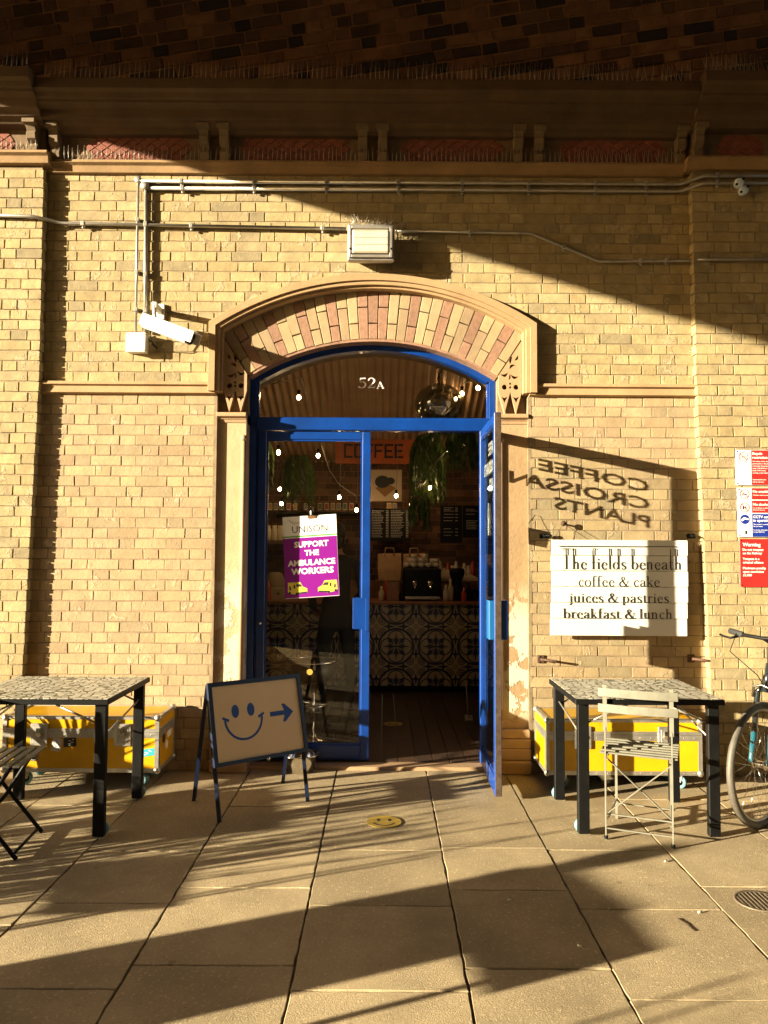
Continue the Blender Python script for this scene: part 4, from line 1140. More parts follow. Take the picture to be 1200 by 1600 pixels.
flight_case(X0L, -.42, 'yellow flight case with stickers and a teal label under the table beside the smiley board', [
    stk('disc', 29, 1157, .034, 0, 'stk_black'), stk('disc', 52, 1182, .031, 0, 'stk_black'), stk('rect', 88, 1164, .032, .042, 'stk_pale', -.2), stk('rect', 109, 1160, .042, .030, 'stk_black', .04), stk('rect', 232, 1176, .05, .024, 'stk_teal', .12),
    ('disc', .13, .30, .035, 0, M['stk_black'], 0, 'S'), ('rect', .26, .33, .045, .05, M['vinyl'], 0, 'S'), ('disc', .20, .24, .03, 0, M['vinyl'], 0, 'S')])
flight_case(X0R, -.42, 'yellow flight case without stickers under the table behind the pale folding chair', [])
# tables
mt_ = bpy.data.materials.new('mosaic_tiles'); mt_.use_nodes = True
t = mt_.node_tree; N_ = t.nodes; b_ = N_['Principled BSDF']; b_.inputs['Roughness'].default_value = .45
g_ = N_.new('ShaderNodeTexCoord'); mp_ = N_.new('ShaderNodeMapping'); mp_.inputs['Scale'].default_value = (20, 25, 0); v_ = N_.new('ShaderNodeTexVoronoi'); v_.feature = 'DISTANCE_TO_EDGE'; v_.inputs['Randomness'].default_value = .55; v_.inputs['Scale'].default_value = 1
v2 = N_.new('ShaderNodeTexVoronoi'); v2.inputs['Randomness'].default_value = .55; v2.inputs['Scale'].default_value = 1
cr_ = N_.new('ShaderNodeValToRGB'); cr_.color_ramp.elements[0].position = .07; cr_.color_ramp.elements[1].position = .11; cr_.color_ramp.elements[0].color = (0, 0, 0, 1)
mx_ = N_.new('ShaderNodeMix'); mx_.data_type = 'RGBA'; mx_.inputs[6].default_value = (.10, .10, .075, 1)
hs_ = N_.new('ShaderNodeHueSaturation'); hs_.inputs['Color'].default_value = (.60, .57, .47, 1); mr_ = N_.new('ShaderNodeMapRange'); mr_.inputs[3].default_value = .6; mr_.inputs[4].default_value = 1.15
L_t = t.links; L_t.new(g_.outputs['Object'], mp_.inputs[0]); L_t.new(mp_.outputs[0], v_.inputs['Vector']); L_t.new(mp_.outputs[0], v2.inputs['Vector']); L_t.new(v_.outputs['Distance'], cr_.inputs[0]); L_t.new(cr_.outputs[0], mx_.inputs[0])
L_t.new(v2.outputs['Color'], mr_.inputs[0]); L_t.new(mr_.outputs[0], hs_.inputs['Value']); L_t.new(hs_.outputs[0], mx_.inputs[7]); L_t.new(mx_.outputs[2], b_.inputs['Base Color'])
bp_ = N_.new('ShaderNodeBump'); bp_.inputs['Distance'].default_value = .002; L_t.new(cr_.outputs[0], bp_.inputs['Height']); L_t.new(bp_.outputs[0], b_.inputs['Normal'])
def table(x0, x1, y0, y1, wheels, label):
    o = thing('cafe_table', label, 'table', ((x0 + x1) / 2, (y0 + y1) / 2, 0), 0, 'black mosaic topped tables on wheels')
    hx, hy = (x1 - x0) / 2, (y1 - y0) / 2; H = .75
    mb = MB(); mb.cbox(-hx, hx, -hy, hy, H - .032, H - .002, .003); mb.build('table_top', M['dark'], o, world=False)
    mb = MB(); mb.box(-hx + .008, hx - .008, -hy + .008, hy - .008, H - .006, H); mb.build('mosaic_surface', mt_, o, world=False)
    w = .062; ins = .02
    for sx in (-1, 1):
        for sy in (-1, 1):
            mb = MB(); xx = sx * (hx - ins - w / 2); yy = sy * (hy - ins - w / 2)
            wh_ = sx == wheels
            mb.cbox(xx - w / 2, xx + w / 2, yy - .02, yy + .02, .012 if wh_ else 0, H - .032, .004)
            lg = mb.build('leg', M['dark'], o, world=False)
            if wh_: caster(xx + (0 if sy < 0 else .0) + sx * .0 - wheels * (-.028) * 0, yy + .045, 0, lg, 0, False, .038)
    for sy in (-1, 1):
        mb = MB(); yy = sy * (hy - .05); mb.tube([(-sx_ * 0 - hx + .05, -sy * (hy - .05) * 0 + yy + .0, .60) for sx_ in (1,)] + [(-hx + .30, yy, H - .04)], .006, 6); mb.build('brace_rod', M['steel'], o, world=False)
        mb = MB(); mb.tube([(hx - .05, yy, .60), (hx - .30, yy, H - .04)], .006, 6); mb.build('brace_rod', M['steel'], o, world=False)
    for sx in (-1, 1):
        mb = MB(); xx = sx * (hx - .05); mb.tube([(xx, hy - .05, .62), (xx * .98, -hy + .06, .52)], .006, 6); mb.build('brace_rod', M['steel'], o, world=False)
    return o
table(1.055, 1.875, -1.245, -.565, -1, 'mosaic topped black table behind the pale slatted folding chair')
tab0 = table(-2.315, -1.475, -1.33, -.585, 1, 'mosaic topped black table above the sticker covered flight case')
# pale folding chair
gp = mat('grey_green_paint', (.17, .165, .13), .5, var=.2, vscale=12)
def plainchair():
    a = G(947, 1311); b = G(1052, 1326)
    o = thing('folding_chair', 'pale grey slatted folding chair pushed up to the mosaic table by the bicycle', 'chair', ((a.x + b.x) / 2, (a.y + b.y) / 2, 0), math.atan2(b.y - a.y, b.x - a.x))
    hw = (b - a).length / 2; r = .011; bk = 0.0; fr_ = .36
    for s in (-1, 1):
        mb = MB(); mb.bar((s * hw, bk, 0), (s * hw, bk, .60), .008, .014, (0, 1, 0)); mb.bar((s * hw, bk, .58), (s * hw, bk - .01, .83), .022, .006, (0, 1, 0)); mb.build('back_post', gp, o, world=False)
        mb = MB(); mb.bar((s * (hw - .02), fr_, 0), (s * (hw - .02), fr_, .45), .014, .008, (0, 1, 0)); mb.build('leg', gp, o, world=False)
        mb = MB(); mb.bar((s * (hw - .01), bk, .45), (s * (hw - .02), fr_, .45), .008, .016); mb.build('seat_rail', gp, o, world=False)
        mb = MB(); mb.bar((s * (hw - .01), bk, .11), (s * (hw - .02), fr_, .11), .006, .012); mb.build('stretcher', gp, o, world=False)
    for z, h in ((.79, .046), (.705, .046)):
        mb = MB(); n = 8
        rs = []
        for i in range(n + 1):
            u = -hw - .035 + (2 * hw + .07) * i / n; y = bk - .022 + .02 * math.cos(PI * (i / n - .5)) * -1 + .012
            rs.append([(u, y - .004, z - h / 2), (u, y + .004, z - h / 2), (u, y + .004, z + h / 2), (u, y - .004, z + h / 2)])
        mb.rings(rs); mb.build('back_slat', gp, o, world=False, bevel=.003)
    for i in range(7):
        mb = MB(); y = bk + .015 + i * .055; mb.cbox(-hw - .03, hw + .03, y - .012, y + .012, .455, .465, .003); mb.build('seat_slat', gp, o, world=False)
    for s in (-1, 1):
        mb = MB(); mb.bar((-s * hw, bk + .012 * s + .02, .43), (s * (hw - .01), bk + .012 * s + .02, .14), .004, .018, (0, 1, 0)); mb.build('cross_brace', gp, o, world=False)
    for y, z in ((bk, .06), (fr_, .09), (bk + .02, .13)):
        mb = MB(); mb.bar((-hw, y, z), (hw, y, z), .01, .006); mb.build('stretcher', gp, o, world=False)
    mb = MB(); mb.ball((-hw, bk, .012), .013, 8, 6); mb.ball((hw, bk, .012), .013, 8, 6); mb.build('foot_caps', M['dark'], o, world=False)
plainchair()
# dark bistro chair, half out of view, seen from its side
def bistro():
    o = thing('folding_chair', 'dark metal folding chair with crossed legs beside the sticker covered case', 'chair', (-2.04, -1.40, 0), R(6), 'dark folding chairs with crossed legs')
    dk = M['dark']; ST = mat('dark_bronze_paint', (.07, .065, .055), .4, .3)
    for s in (-1, 1):
        y = s * .19
        mb = MB(); mb.tube([(.19, y, .0), (.02, y, .215), (-.12, y, .40), (-.17, y, .47)], .011, 8); mb.build('leg', dk, o, world=False)
        mb = MB(); mb.tube([(-.18, y * .97, 0), (.0, y * .97, .215), (.10, y * .97, .38), (.15, y * .97, .455)], .011, 8); mb.build('leg', dk, o, world=False)
        mb = MB(); mb.tube([(-.17, y, .47), (-.23, y, .65), (-.26, y, .82)], .011, 8); mb.build('back_post', dk, o, world=False)
    for i in range(8):
        mb = MB(); x = -.17 + i * .05; mb.cbox(x - .018, x + .018, -.2, .2, .452, .464, .003); mb.build('seat_slat', ST, o, world=False)
    for z in (.62, .76):
        mb = MB(); x = -.225 if z < .7 else -.25; mb.cbox(x - .006, x + .004, -.2, .2, z - .025, z + .03, .003); mb.build('back_slat', ST, o, world=False)
    for x, z in ((.17, .022), (-.165, .02)):
        mb = MB(); mb.tube([(x, -.19, z), (x, .19, z)], .008, 8); mb.build('stretcher', dk, o, world=False)
    return o
bist = bistro()
# pavement board
def aboard():
    FL, FRt, RL, RR = G(343, 1284), G(481, 1252), G(303, 1251), G(442, 1223)
    TL = (FL + RL) / 2 + Vector((.0, -.02, .742)); TR = (FRt + RR) / 2 + Vector((0, -.02, .742))
    c = (FL + FRt + RL + RR) / 4
    o = thing('pavement_sign', 'folding pavement board with a blue smiley face and an arrow pointing to the door', 'sign', c)
    for a, b, nm_ in ((FL, TL, 'leg'), (FRt, TR, 'leg'), (RL, TL, 'leg'), (RR, TR, 'leg')):
        mb = MB(); mb.bar(a, b, .024, .022, (1, 0, 0)); mb.build(nm_, M['navy_frame'], o)
    u = (TR - TL).normalized(); v = (TL - FL).normalized(); n = u.cross(v).normalized()
    if n.y > 0: n = -n
    w = (TR - TL).length; h0 = (TL - FL).length
    BL = TL - v * (h0 * .60); 
    def f(a, b, d): return BL + u * a + v * b + n * d
    H = h0 * .60
    def slab(mb, a0, a1, b0, b1, d0, d1): mb.rings([[f(a0, b0, d0), f(a1, b0, d0), f(a1, b1, d0), f(a0, b1, d0)], [f(a0, b0, d1), f(a1, b0, d1), f(a1, b1, d1), f(a0, b1, d1)]])
    mb = MB(); slab(mb, .0, w, .0, H, .012, .02); mb.build('panel', M['board_white'], o)
    mb = MB(); k = .024
    slab(mb, -.012, w + .012, H - k + .01, H + .012, .008, .03); slab(mb, -.012, w + .012, -.012, k - .014, .008, .03); slab(mb, -.012, k - .012, k - .014, H - k + .01, .0081, .0299); slab(mb, w - k + .012, w + .012, k - .014, H - k + .01, .0081, .0299)
    mb.build('frame', M['navy_frame'], o)
    d = .0212
    def poly(mb, pts): mb.rings([[f(a, b, .02) for a, b in pts], [f(a, b, d) for a, b in pts]])
    S = w
    mb = MB(); cxx, cyy = S * .335, H * .53
    for s in (-1, 1): poly(mb, circle(cxx + s * S * .085, cyy + H * .10, S * .040, 20, H * .085))
    rr_, t_ = S * .20, S * .022
    oc = circle(cxx, cyy - H * .0, rr_ + t_ / 2, 21, None, PI * 1.0, PI * 2.0); ic = circle(cxx, cyy - H * .0, rr_ - t_ / 2, 21, None, PI * 1.0, PI * 2.0)
    for i in range(20): poly(mb, [oc[i], oc[i + 1], ic[i + 1], ic[i]])
    for s in (-1, 1): poly(mb, [(cxx + s * (rr_ - .024), cyy - .012), (cxx + s * (rr_ + .018), cyy + .008), (cxx + s * (rr_ + .014), cyy + .022), (cxx + s * (rr_ - .026), cyy + .004)])
    mb.build('smiley_face', M['ink_blue'], o)
    mb = MB(); ax, ay = S * .63, H * .53
    poly(mb, [(ax, ay - .014), (ax + .10, ay - .014), (ax + .10, ay + .014), (ax, ay + .014)]); poly(mb, [(ax + .0995, ay - .018), (ax + .085, ay - .055), (ax + .105, ay - .055), (ax + .165, ay), (ax + .105, ay + .055), (ax + .085, ay + .055), (ax + .0995, ay + .018)])
    mb.build('arrow', M['ink_blue'], o)
    mb = MB(); 
    p = f(w * .55, -.012, .03); mb.ball(p, .012, 8, 6); mb.build('catch_knob', M['chrome'], o)
M['navy_frame'] = mat('navy_steel', (.005, .010, .032), .35, .0, var=.2, vscale=20); M['board_white'] = mat('board_white', (.86, .64, .36), .45, var=.03, vscale=5); M['ink_blue'] = mat('blue_ink', (.01, .07, .33), .5)
aboard()
# dog bowl
q = G(466, 1212); mb = MB(); mb.lathe([(.085, 0), (.095, .003), (.108, .06), (.125, .115), (.138, .12), (.138, .124), (.12, .122), (.10, .065), (.085, .012), (.002, .011)], (0, 0, 0), 32)
tag(mb.build('water_bowl', M['chrome'], loc=(q.x, q.y + .12, 0)), 'shiny steel water bowl on the pavement behind the smiley board', 'bowl')
# smiley floor stickers
M['stk_yellow'] = mat('yellow_sticker', (.38, .26, .045), .5, var=.1, vscale=20)
def smiley(px, py, z, label, r=.1, dull=False):
    c = G(px, py, z); o = thing('floor_sticker', label, 'sticker', c, 0, 'round smiley stickers on the floor')
    mb = MB(); mb.prism(circle(0, 0, r, 32), 0, .0015, 'XY'); d_ = mb.build('disc', M['stk_yellow'], o, world=False)
    mb = MB()
    for s in (-1, 1): mb.prism(circle(s * r * .32, r * .25, r * .10, 14, r * .2), .0015, .0022, 'XY')
    a_ = circle(0, 0, r * .68, 17, None, PI * 1.12, PI * 1.88); b2 = circle(0, 0, r * .56, 17, None, PI * 1.12, PI * 1.88)
    for i in range(16): mb.prism([a_[i], a_[i + 1], b2[i + 1], b2[i]], .0015, .0022, 'XY')
    mb.build('face', M['ink'], o, world=False)
smiley(600, 1284, .0015, 'yellow smiley sticker on the paving outside the open door')
# drain cover
q = G(1186, 1408); mb = MB(); mb.lathe([(.0, 0), (.105, 0), (.105, .006), (.096, .006), (.092, .003), (.001, .003)], (0, 0, 0), 28)
for i in range(-4, 5):
    x = i * .02; h = math.sqrt(.09 ** 2 - x * x); mb.box(x - .003, x + .003, -h, h, .003, .0055)
tag(mb.build('drain_cover', mat('worn_iron', (.16, .13, .09), .6, .3, var=.3, vscale=30), loc=(q.x, q.y, -.003)), 'small round ribbed iron cover set in the paving slab', 'drain cover')
# litter
bt_ = mat('cigarette_paper', (.75, .68, .5), .7); tw_ = mat('twig_bark', (.06, .04, .025), .9)
for i, (px, py, ang, lab) in enumerate(((1040, 1346, .9, 'cigarette end lying near the front leg of the bicycle side table'), (1094, 1426, .5, 'cigarette end lying on the slab beside the drain cover'), (797, 1407, 0, 'cigarette end lying in the middle of the big shadow'), (907, 1480, -.6, 'cigarette end lying on the sunny slab between the big shadow and the twig'))):
    q = G(px, py); mb = MB(); mb.tube([(-.012, 0, .004), (.010, 0, .004)], .0038, 8)
    tag(mb.build('cigarette_end', bt_, loc=(q.x, q.y, 0), rot=(0, 0, ang)), lab, 'litter', 'cigarette ends on the paving')
q = G(1072, 1446); mb = MB(); mb.tube([(-.015, .06, .002), (0, .01, .003), (.004, -.02, .0025), (.014, -.05, .002)], .002, 5)
tag(mb.build('twig', tw_, loc=(q.x, q.y, 0)), 'short dark twig lying on the slab near the drain cover', 'twig')
# ---- bicycle
def bicycle():
    FW = Vector((2.155, -1.05, 0)); fd = Vector((.79, .61, 0)).normalized(); bd = Vector((.88, .47, 0)).normalized()
    RWp = FW + Vector((.0, .0, 0)) + bd * 1.0
    o = thing('bicycle', 'teal and black bicycle with a pale front tyre leaning by the notices', 'bicycle', FW)
    r = .335; tyre = mat('pale_tyre', (.09, .08, .065), .55, var=.25, vscale=20); frm = mat('black_gloss_frame', (.015, .02, .022), .25, coat=.5); tl = mat('teal_paint', (.015, .11, .16), .3, coat=.4)
    def wheel(c, d, name='wheel'):
        ax = d.cross(Vector((0, 0, 1))).normalized(); cc = c + Vector((0, 0, r + .015))
        ring = lambda rad: [cc + d * (rad * math.cos(2 * PI * k / 64)) + Vector((0, 0, rad * math.sin(2 * PI * k / 64))) for k in range(64)]
        mb = MB(); mb.tube(ring(r - .004), .021, 10, closed=True, caps=False); w_ = mb.build('wheel', tyre, o)
        mb = MB(); mb.tube(ring(r - .026), .010, 8, closed=True, caps=False); mb.build('rim', M['alu'], w_)
        mb = MB(); mb.tube([cc - ax * .05, cc - ax * .035, cc + ax * .035, cc + ax * .05], [.008, .02, .02, .008], 12); mb.tube([cc - ax * .035, cc - ax * .03], .028, 14); mb.tube([cc + ax * .03, cc + ax * .035], .028, 14); mb.build('hub', M['chrome'], w_)
        mb = MB()
        for k in range(32):
            s = 1 if k % 2 else -1; a = 2 * PI * k / 32; b = a + (.55 if (k // 2) % 2 else -.55)
            p = cc + ax * (s * .032) + d * (.026 * math.cos(b)) + Vector((0, 0, .026 * math.sin(b))); q_ = cc + d * ((r - .03) * math.cos(a)) + Vector((0, 0, (r - .03) * math.sin(a)))
            mb.tube([p, q_], .0011, 4)
        mb.build('spokes', M['chrome'], w_)
        return cc, ax
    fc, ax = wheel(FW, fd); rc, rax = wheel(RWp, bd)
    crown = fc + fd * .075 + Vector((0, 0, .40)); head = crown + fd * .0 + bd * .045 + Vector((0, 0, .16)); 
    for s in (-1, 1):
        mb = MB(); e = fc + ax * (s * .052); kk = crown + ax * (s * .045); m1 = e + (kk - e) * .42
        mb.tube([e - fd * .012, e + Vector((0, 0, .03)), m1], [.010, .013, .017], 10); mb.build('fork_slider', tl, o)
        mb = MB(); mb.tube([m1 - (kk - e) * .01, kk, crown + Vector((0, 0, .03))], [.0155, .017, .02], 10); mb.build('fork_blade', frm, o)
    mb = MB(); mb.tube([crown + Vector((0, 0, -.0)), head], .021, 12); hd = mb.build('head_tube', frm, o)
    bb = FW + bd * .58 + Vector((0, 0, .28)); seat = FW + bd * .77 + Vector((0, 0, .78))
    for a_, b2, rr_ in ((crown + Vector((0, 0, .06)) + bd * .02, bb, .02), (head - Vector((0, 0, .03)), seat - Vector((0, 0, .08)), .017), (bb, seat, .017)):
        mb = MB(); mb.tube([a_, b2], rr_, 10); mb.build('frame_tube', frm, o)
    for s in (-1, 1):
        mb = MB(); mb.tube([bb + rax * s * .02, rc + rax * s * .055], .009, 8); mb.build('chain_stay', frm, o)
        mb = MB(); mb.tube([seat - Vector((0, 0, .1)) + rax * s * .015, rc + rax * s * .055], .008, 8); mb.build('seat_stay', frm, o)
        mb = MB(); cr = bb + rax * s * .07; mb.tube([bb + rax * s * .02, cr, cr + Vector((0, 0, -s * .165)) + bd * .02], .010, 8); mb.bar(cr + Vector((0, 0, -s * .165)) + rax * s * .01, cr + Vector((0, 0, -s * .165)) + rax * s * .10, .08, .02); mb.build('pedal_crank', M['dark'], o)
    mb = MB(); mb.tube([seat, seat + Vector((0, 0, .12))], .0135, 10); mb.build('seat_post', M['alu'], o)
    mb = MB(); c = seat + Vector((0, 0, .14)); mb.ball(c + bd * .06, .08, 14, 8, (1.1, 1.0, .35)); mb.tube([c + bd * .02, c - bd * .16], [.05, .018], 10); mb.build('saddle', M['dark'], o)
    mb = MB(); 
    mb.tube([rc + rax * .03 + Vector((0, 0, .045)), bb + rax * .045 + Vector((0, 0, .09))], .003, 5); mb.tube([rc + rax * .03 - Vector((0, 0, .045)), bb + rax * .045 - Vector((0, 0, .09))], .003, 5); mb.build('chain', M['steel'], o)
    # handlebar
    stem = head + Vector((0, 0, .15)) + fd * .01
    mb = MB(); mb.tube([head, stem - Vector((0, 0, .03)), stem - fd * .07], .013, 10); mb.build('stem', M['dark'], o)
    hb = stem - fd * .07; g0 = P(1147, 992, -1.0 - .10)
    hx_ = -ax if ax.x > 0 else ax
    ends = []
    mb = MB(); pts = [hb + hx_ * -.23 + fd * .06 + Vector((0, 0, .02)), hb - hx_ * .12 + Vector((0, 0, .01)), hb, hb + hx_ * .12 + Vector((0, 0, .01)), hb + hx_ * .23 + fd * .06 + Vector((0, 0, .02))]; mb.tube(pts, .011, 10); mb.build('handlebar', M['dark'], o)
    for s, a_, b2 in ((1, pts[3], pts[4]), (-1, pts[1], pts[0])):
        dd = (b2 - a_).normalized()
        mb = MB(); mb.tube([b2 - dd * .12, b2 - dd * .11, b2 + dd * .005, b2 + dd * .01], [.013, .018, .018, .014], 12); mb.build('handlebar_grip', rubber, o)
        mb = MB(); p = a_ + dd * .055; mb.tube([p, p - fd * .02 - Vector((0, 0, .018))], .012, 8); mb.tube([p - fd * .02 - Vector((0, 0, .018)), p - fd * .055 + dd * .03 - Vector((0, 0, .03)), p - fd * .055 + dd * .10 - Vector((0, 0, .032)), p - fd * .05 + dd * .14 - Vector((0, 0, .03))], [.008, .007, .006, .007], 8); mb.build('brake_lever', M['dark'], o)
        mb = MB(); mb.tube([p - fd * .02, p - fd * .10 + Vector((0, 0, -.10)), crown - fd * .05 + ax * s * -.02 + Vector((0, 0, .1)), crown + ax * s * .03 - fd * .02], .0028, 6); mb.build('cable', M['dark'], o)
    mb = MB(); br = crown + Vector((0, 0, -.03)); mb.tube([br + ax * .06 - fd * .03, br + ax * .05 - fd * .035 + Vector((0, 0, .06)), br - fd * .04 + Vector((0, 0, .075)), br - ax * .05 - fd * .035 + Vector((0, 0, .06)), br - ax * .06 - fd * .03], .008, 8); mb.build('brake', M['chrome'], o)
    mb = MB(); ks = bb + rax * .05; mb.tube([ks, Vector((ks.x, ks.y, 0)) + rax * .16 + bd * .05], .008, 8); mb.build('kick_stand', M['alu'], o)
bicycle()
# ---- spiky plants
lf = mat('plant_leaf', (.045, .085, .02), .5, island=.4, var=.3, vscale=10); pot = mat('pot_clay', (.10, .06, .045), .8, var=.2)
def plant(x, y, h, label, n=60, spread=.35, seed=1, z0=0, pr=.16, ph=.3, name='potted_plant', group=None, stems=False, droop=.25, lw=.02, sr=.005):
    rr = random.Random(seed); random.seed(seed)
    o = thing(name, label, 'plant', (x, y, z0), 0, group)
    mb = MB(); mb.lathe([(pr * .7, 0), (pr, ph), (pr * 1.06, ph), (pr * 1.06, ph - .03), (pr * .9, ph - .02), (.002, ph - .03)], (0, 0, 0), 20); mb.build('pot', pot, o, world=False)
    mb = MB(); sm_ = MB()
    for i in range(n):
        a = rr.uniform(0, 2 * PI); q = rr.random() ** .6; d = Vector((math.cos(a) * q * spread, math.sin(a) * q * spread, h - ph)) 
        b = Vector((math.cos(a) * pr * .5 * q, math.sin(a) * pr * .5 * q, ph - .04))
        if stems:
            pts = [b, b + d * .5 + Vector((rr.uniform(-.02, .02), rr.uniform(-.02, .02), 0)), b + d * rr.uniform(.75, 1.05)]
            sm_.tube(pts, [sr, sr * .85, sr * .5], 5)
            for k in range(rr.randint(4, 9)):
                t_ = rr.uniform(.3, 1); p = pts[0] + (pts[2] - pts[0]) * t_; aa = rr.uniform(0, 2 * PI); mb.leaf(p, (math.cos(aa), math.sin(aa), .5), rr.uniform(.05, .10), lw, .4, 2)
        else: mb.leaf(b, d, d.length * rr.uniform(.7, 1.1), lw, droop * (.3 + q), 5)
    if stems: sm_.build('stems', mat('stem_bark', (.08, .06, .03), .8) if 'stem_bark' not in bpy.data.materials else bpy.data.materials['stem_bark'], o, world=False)
    mb.build('foliage', lf, o, world=False, fixn=False)
    return o
plant(-2.66, -.72, .80, 'dark spiky potted plant half hidden behind the table at the frame edge', 70, .22, 4, pr=.13, ph=.35, lw=.016)
# ================================================================== INSIDE THE CAFE
wood_f = mat('dark_floor_boards', (.05, .026, .014), .55, island=.3, var=.3, vscale=3, bump=.4, bscale=30)
fl_ = MB(); rr = random.Random(2); x = -2.6
while x < 2.6:
    w_ = rr.uniform(.115, .13); fl_.cbox(x + .002, x + w_ - .002, .171, 4.05, .0, .028 + rr.uniform(-.001, .001), .002); x += w_
tag(fl_.build('cafe_floor', wood_f), kind='structure')
dw = mat('dark_interior_paint', (.045, .035, .028), .8, var=.2); ibr = mat('old_interior_brick', (.25, .13, .08), .9, ramp=[(.17, .09, .055), (.13, .07, .04), (.20, .11, .065), (.10, .055, .035)], island=.3, var=.3, vscale=8, bump=.7)
IY = 3.95
RM_ = thing('cafe_interior', 'dim cafe room behind the doorway with brick back wall and ribbed metal ceiling', 'room', (0, 2.2, 0))
mb = MB(); mb.box(-2.6, 2.6, IY, IY + .1, 0, 3.9); mb.build('back_wall', M['vmortar'], RM_)
mb = MB(); lay(mb, -2.55, 2.55, 1.2, 3.0, fy(IY), dep=.01); mb.build('wall_bricks', ibr, RM_)
mb = MB(); mb.box(-2.7, -2.6, .6, IY + .1, 0, 4); mb.box(-2.7, XC - HALF - .2, .6, .62, 0, 4); mb.build('side_wall', dw, RM_)
mb = MB(); mb.box(2.6, 2.7, .6, IY + .1, 0, 4); mb.box(XC + HALF + .2, 2.7, .6, .62, 0, 4); mb.build('side_wall', dw, RM_)
mb = MB(); mb.box(-2.7, 2.7, .42, .62, 3.2, 4.0); mb.build('lintel', dw, RM_)
# ribbed ceiling
tin = mat('ribbed_tin', (.55, .35, .19), .5, .3, var=.15, vscale=4)
mb = MB(); cols = []; nx = int(5.2 / .076) * 8; 
prof = [(.6, 3.75), (1.2, 3.55), (1.9, 3.28), (2.6, 2.98), (3.2, 2.78), (3.94, 2.62)]
b0 = 0
for i in range(nx + 1):
    x = -2.6 + 5.2 * i / nx; dz = .012 * math.cos(2 * PI * x / .076)
    for y, z in prof: mb.v.append((x, y, z + dz))
m_ = len(prof); mb.smooth = True
for i in range(nx):
    for j in range(m_ - 1): mb.face([i * m_ + j, i * m_ + j + 1, (i + 1) * m_ + j + 1, (i + 1) * m_ + j])
ce = mb.build('ribbed_ceiling', tin, RM_, fixn=False); sdm = ce.modifiers.new('thick', 'SOLIDIFY'); sdm.thickness = .003
mb = MB(); q = P(400, 715, IY - .1); mb.box(-2.59, .2, IY - .12, IY - .005, q.z - .05, q.z + .0); mb.build('ceiling_beam', mat('cream_paint', (.45, .38, .28), .6), RM_)
# counter with patterned tiles
CY = 2.9; zT = .975
ct = thing('serving_counter', 'long serving counter faced with navy and cream patterned tiles under a wooden top', 'counter', (.0, CY + .3, 0))
mb = MB(); xa, xb = -1.9, P(747, 1000, CY).x + .12; z0c = .10
mb.box(xa, xb, CY, CY + .6, z0c, zT); mb.build('counter_body', mat('cream_tile_glaze', (.55, .45, .28), .35, var=.15, vscale=4), ct)
mb = MB(); mb.box(xa, xb, CY + .04, CY + .6, .0, z0c); mb.build('kick_board', M['dark'], ct)
mb = MB(); mb.cbox(xa - .02, xb + .02, CY - .04, CY + .62, zT, zT + .035, .005); mb.build('wooden_top', mat('varnished_wood', (.28, .11, .035), .35, var=.3, vscale=5), ct)
pt = MB(); PD_ = .43
def ann(mb, cx_, cz_, r0, r1, a0=0, a1=2 * PI, n=28, y0=CY - .0022, y1=CY, lim=True):
    for i in range(n):
        a, b = a0 + (a1 - a0) * i / n, a0 + (a1 - a0) * (i + 1) / n
        q = [(cx_ + r0 * math.cos(a), cz_ + r0 * math.sin(a)), (cx_ + r1 * math.cos(a), cz_ + r1 * math.sin(a)), (cx_ + r1 * math.cos(b), cz_ + r1 * math.sin(b)), (cx_ + r0 * math.cos(b), cz_ + r0 * math.sin(b))]
        for p, nn in (((0, z0c), (0, 1)), ((0, zT), (0, -1)), ((xa, 0), (1, 0)), ((xb, 0), (-1, 0))): q = clip_half(q, p, nn) if len(q) > 2 else q
        if len(q) > 2: mb.rings([[(p[0], y1, p[1]) for p in q], [(p[0], y0, p[1]) for p in q]])
def blob(mb, pts, y0=CY - .0026):
    q = pts
    for p, nn in (((0, z0c), (0, 1)), ((0, zT), (0, -1)), ((xa, 0), (1, 0)), ((xb, 0), (-1, 0))): q = clip_half(q, p, nn) if len(q) > 2 else q
    if len(q) > 2: mb.rings([[(p[0], CY, p[1]) for p in q], [(p[0], y0, p[1]) for p in q]])
mx0 = P(619, 1000, CY).x; mz0 = P(619, 1010, CY).z
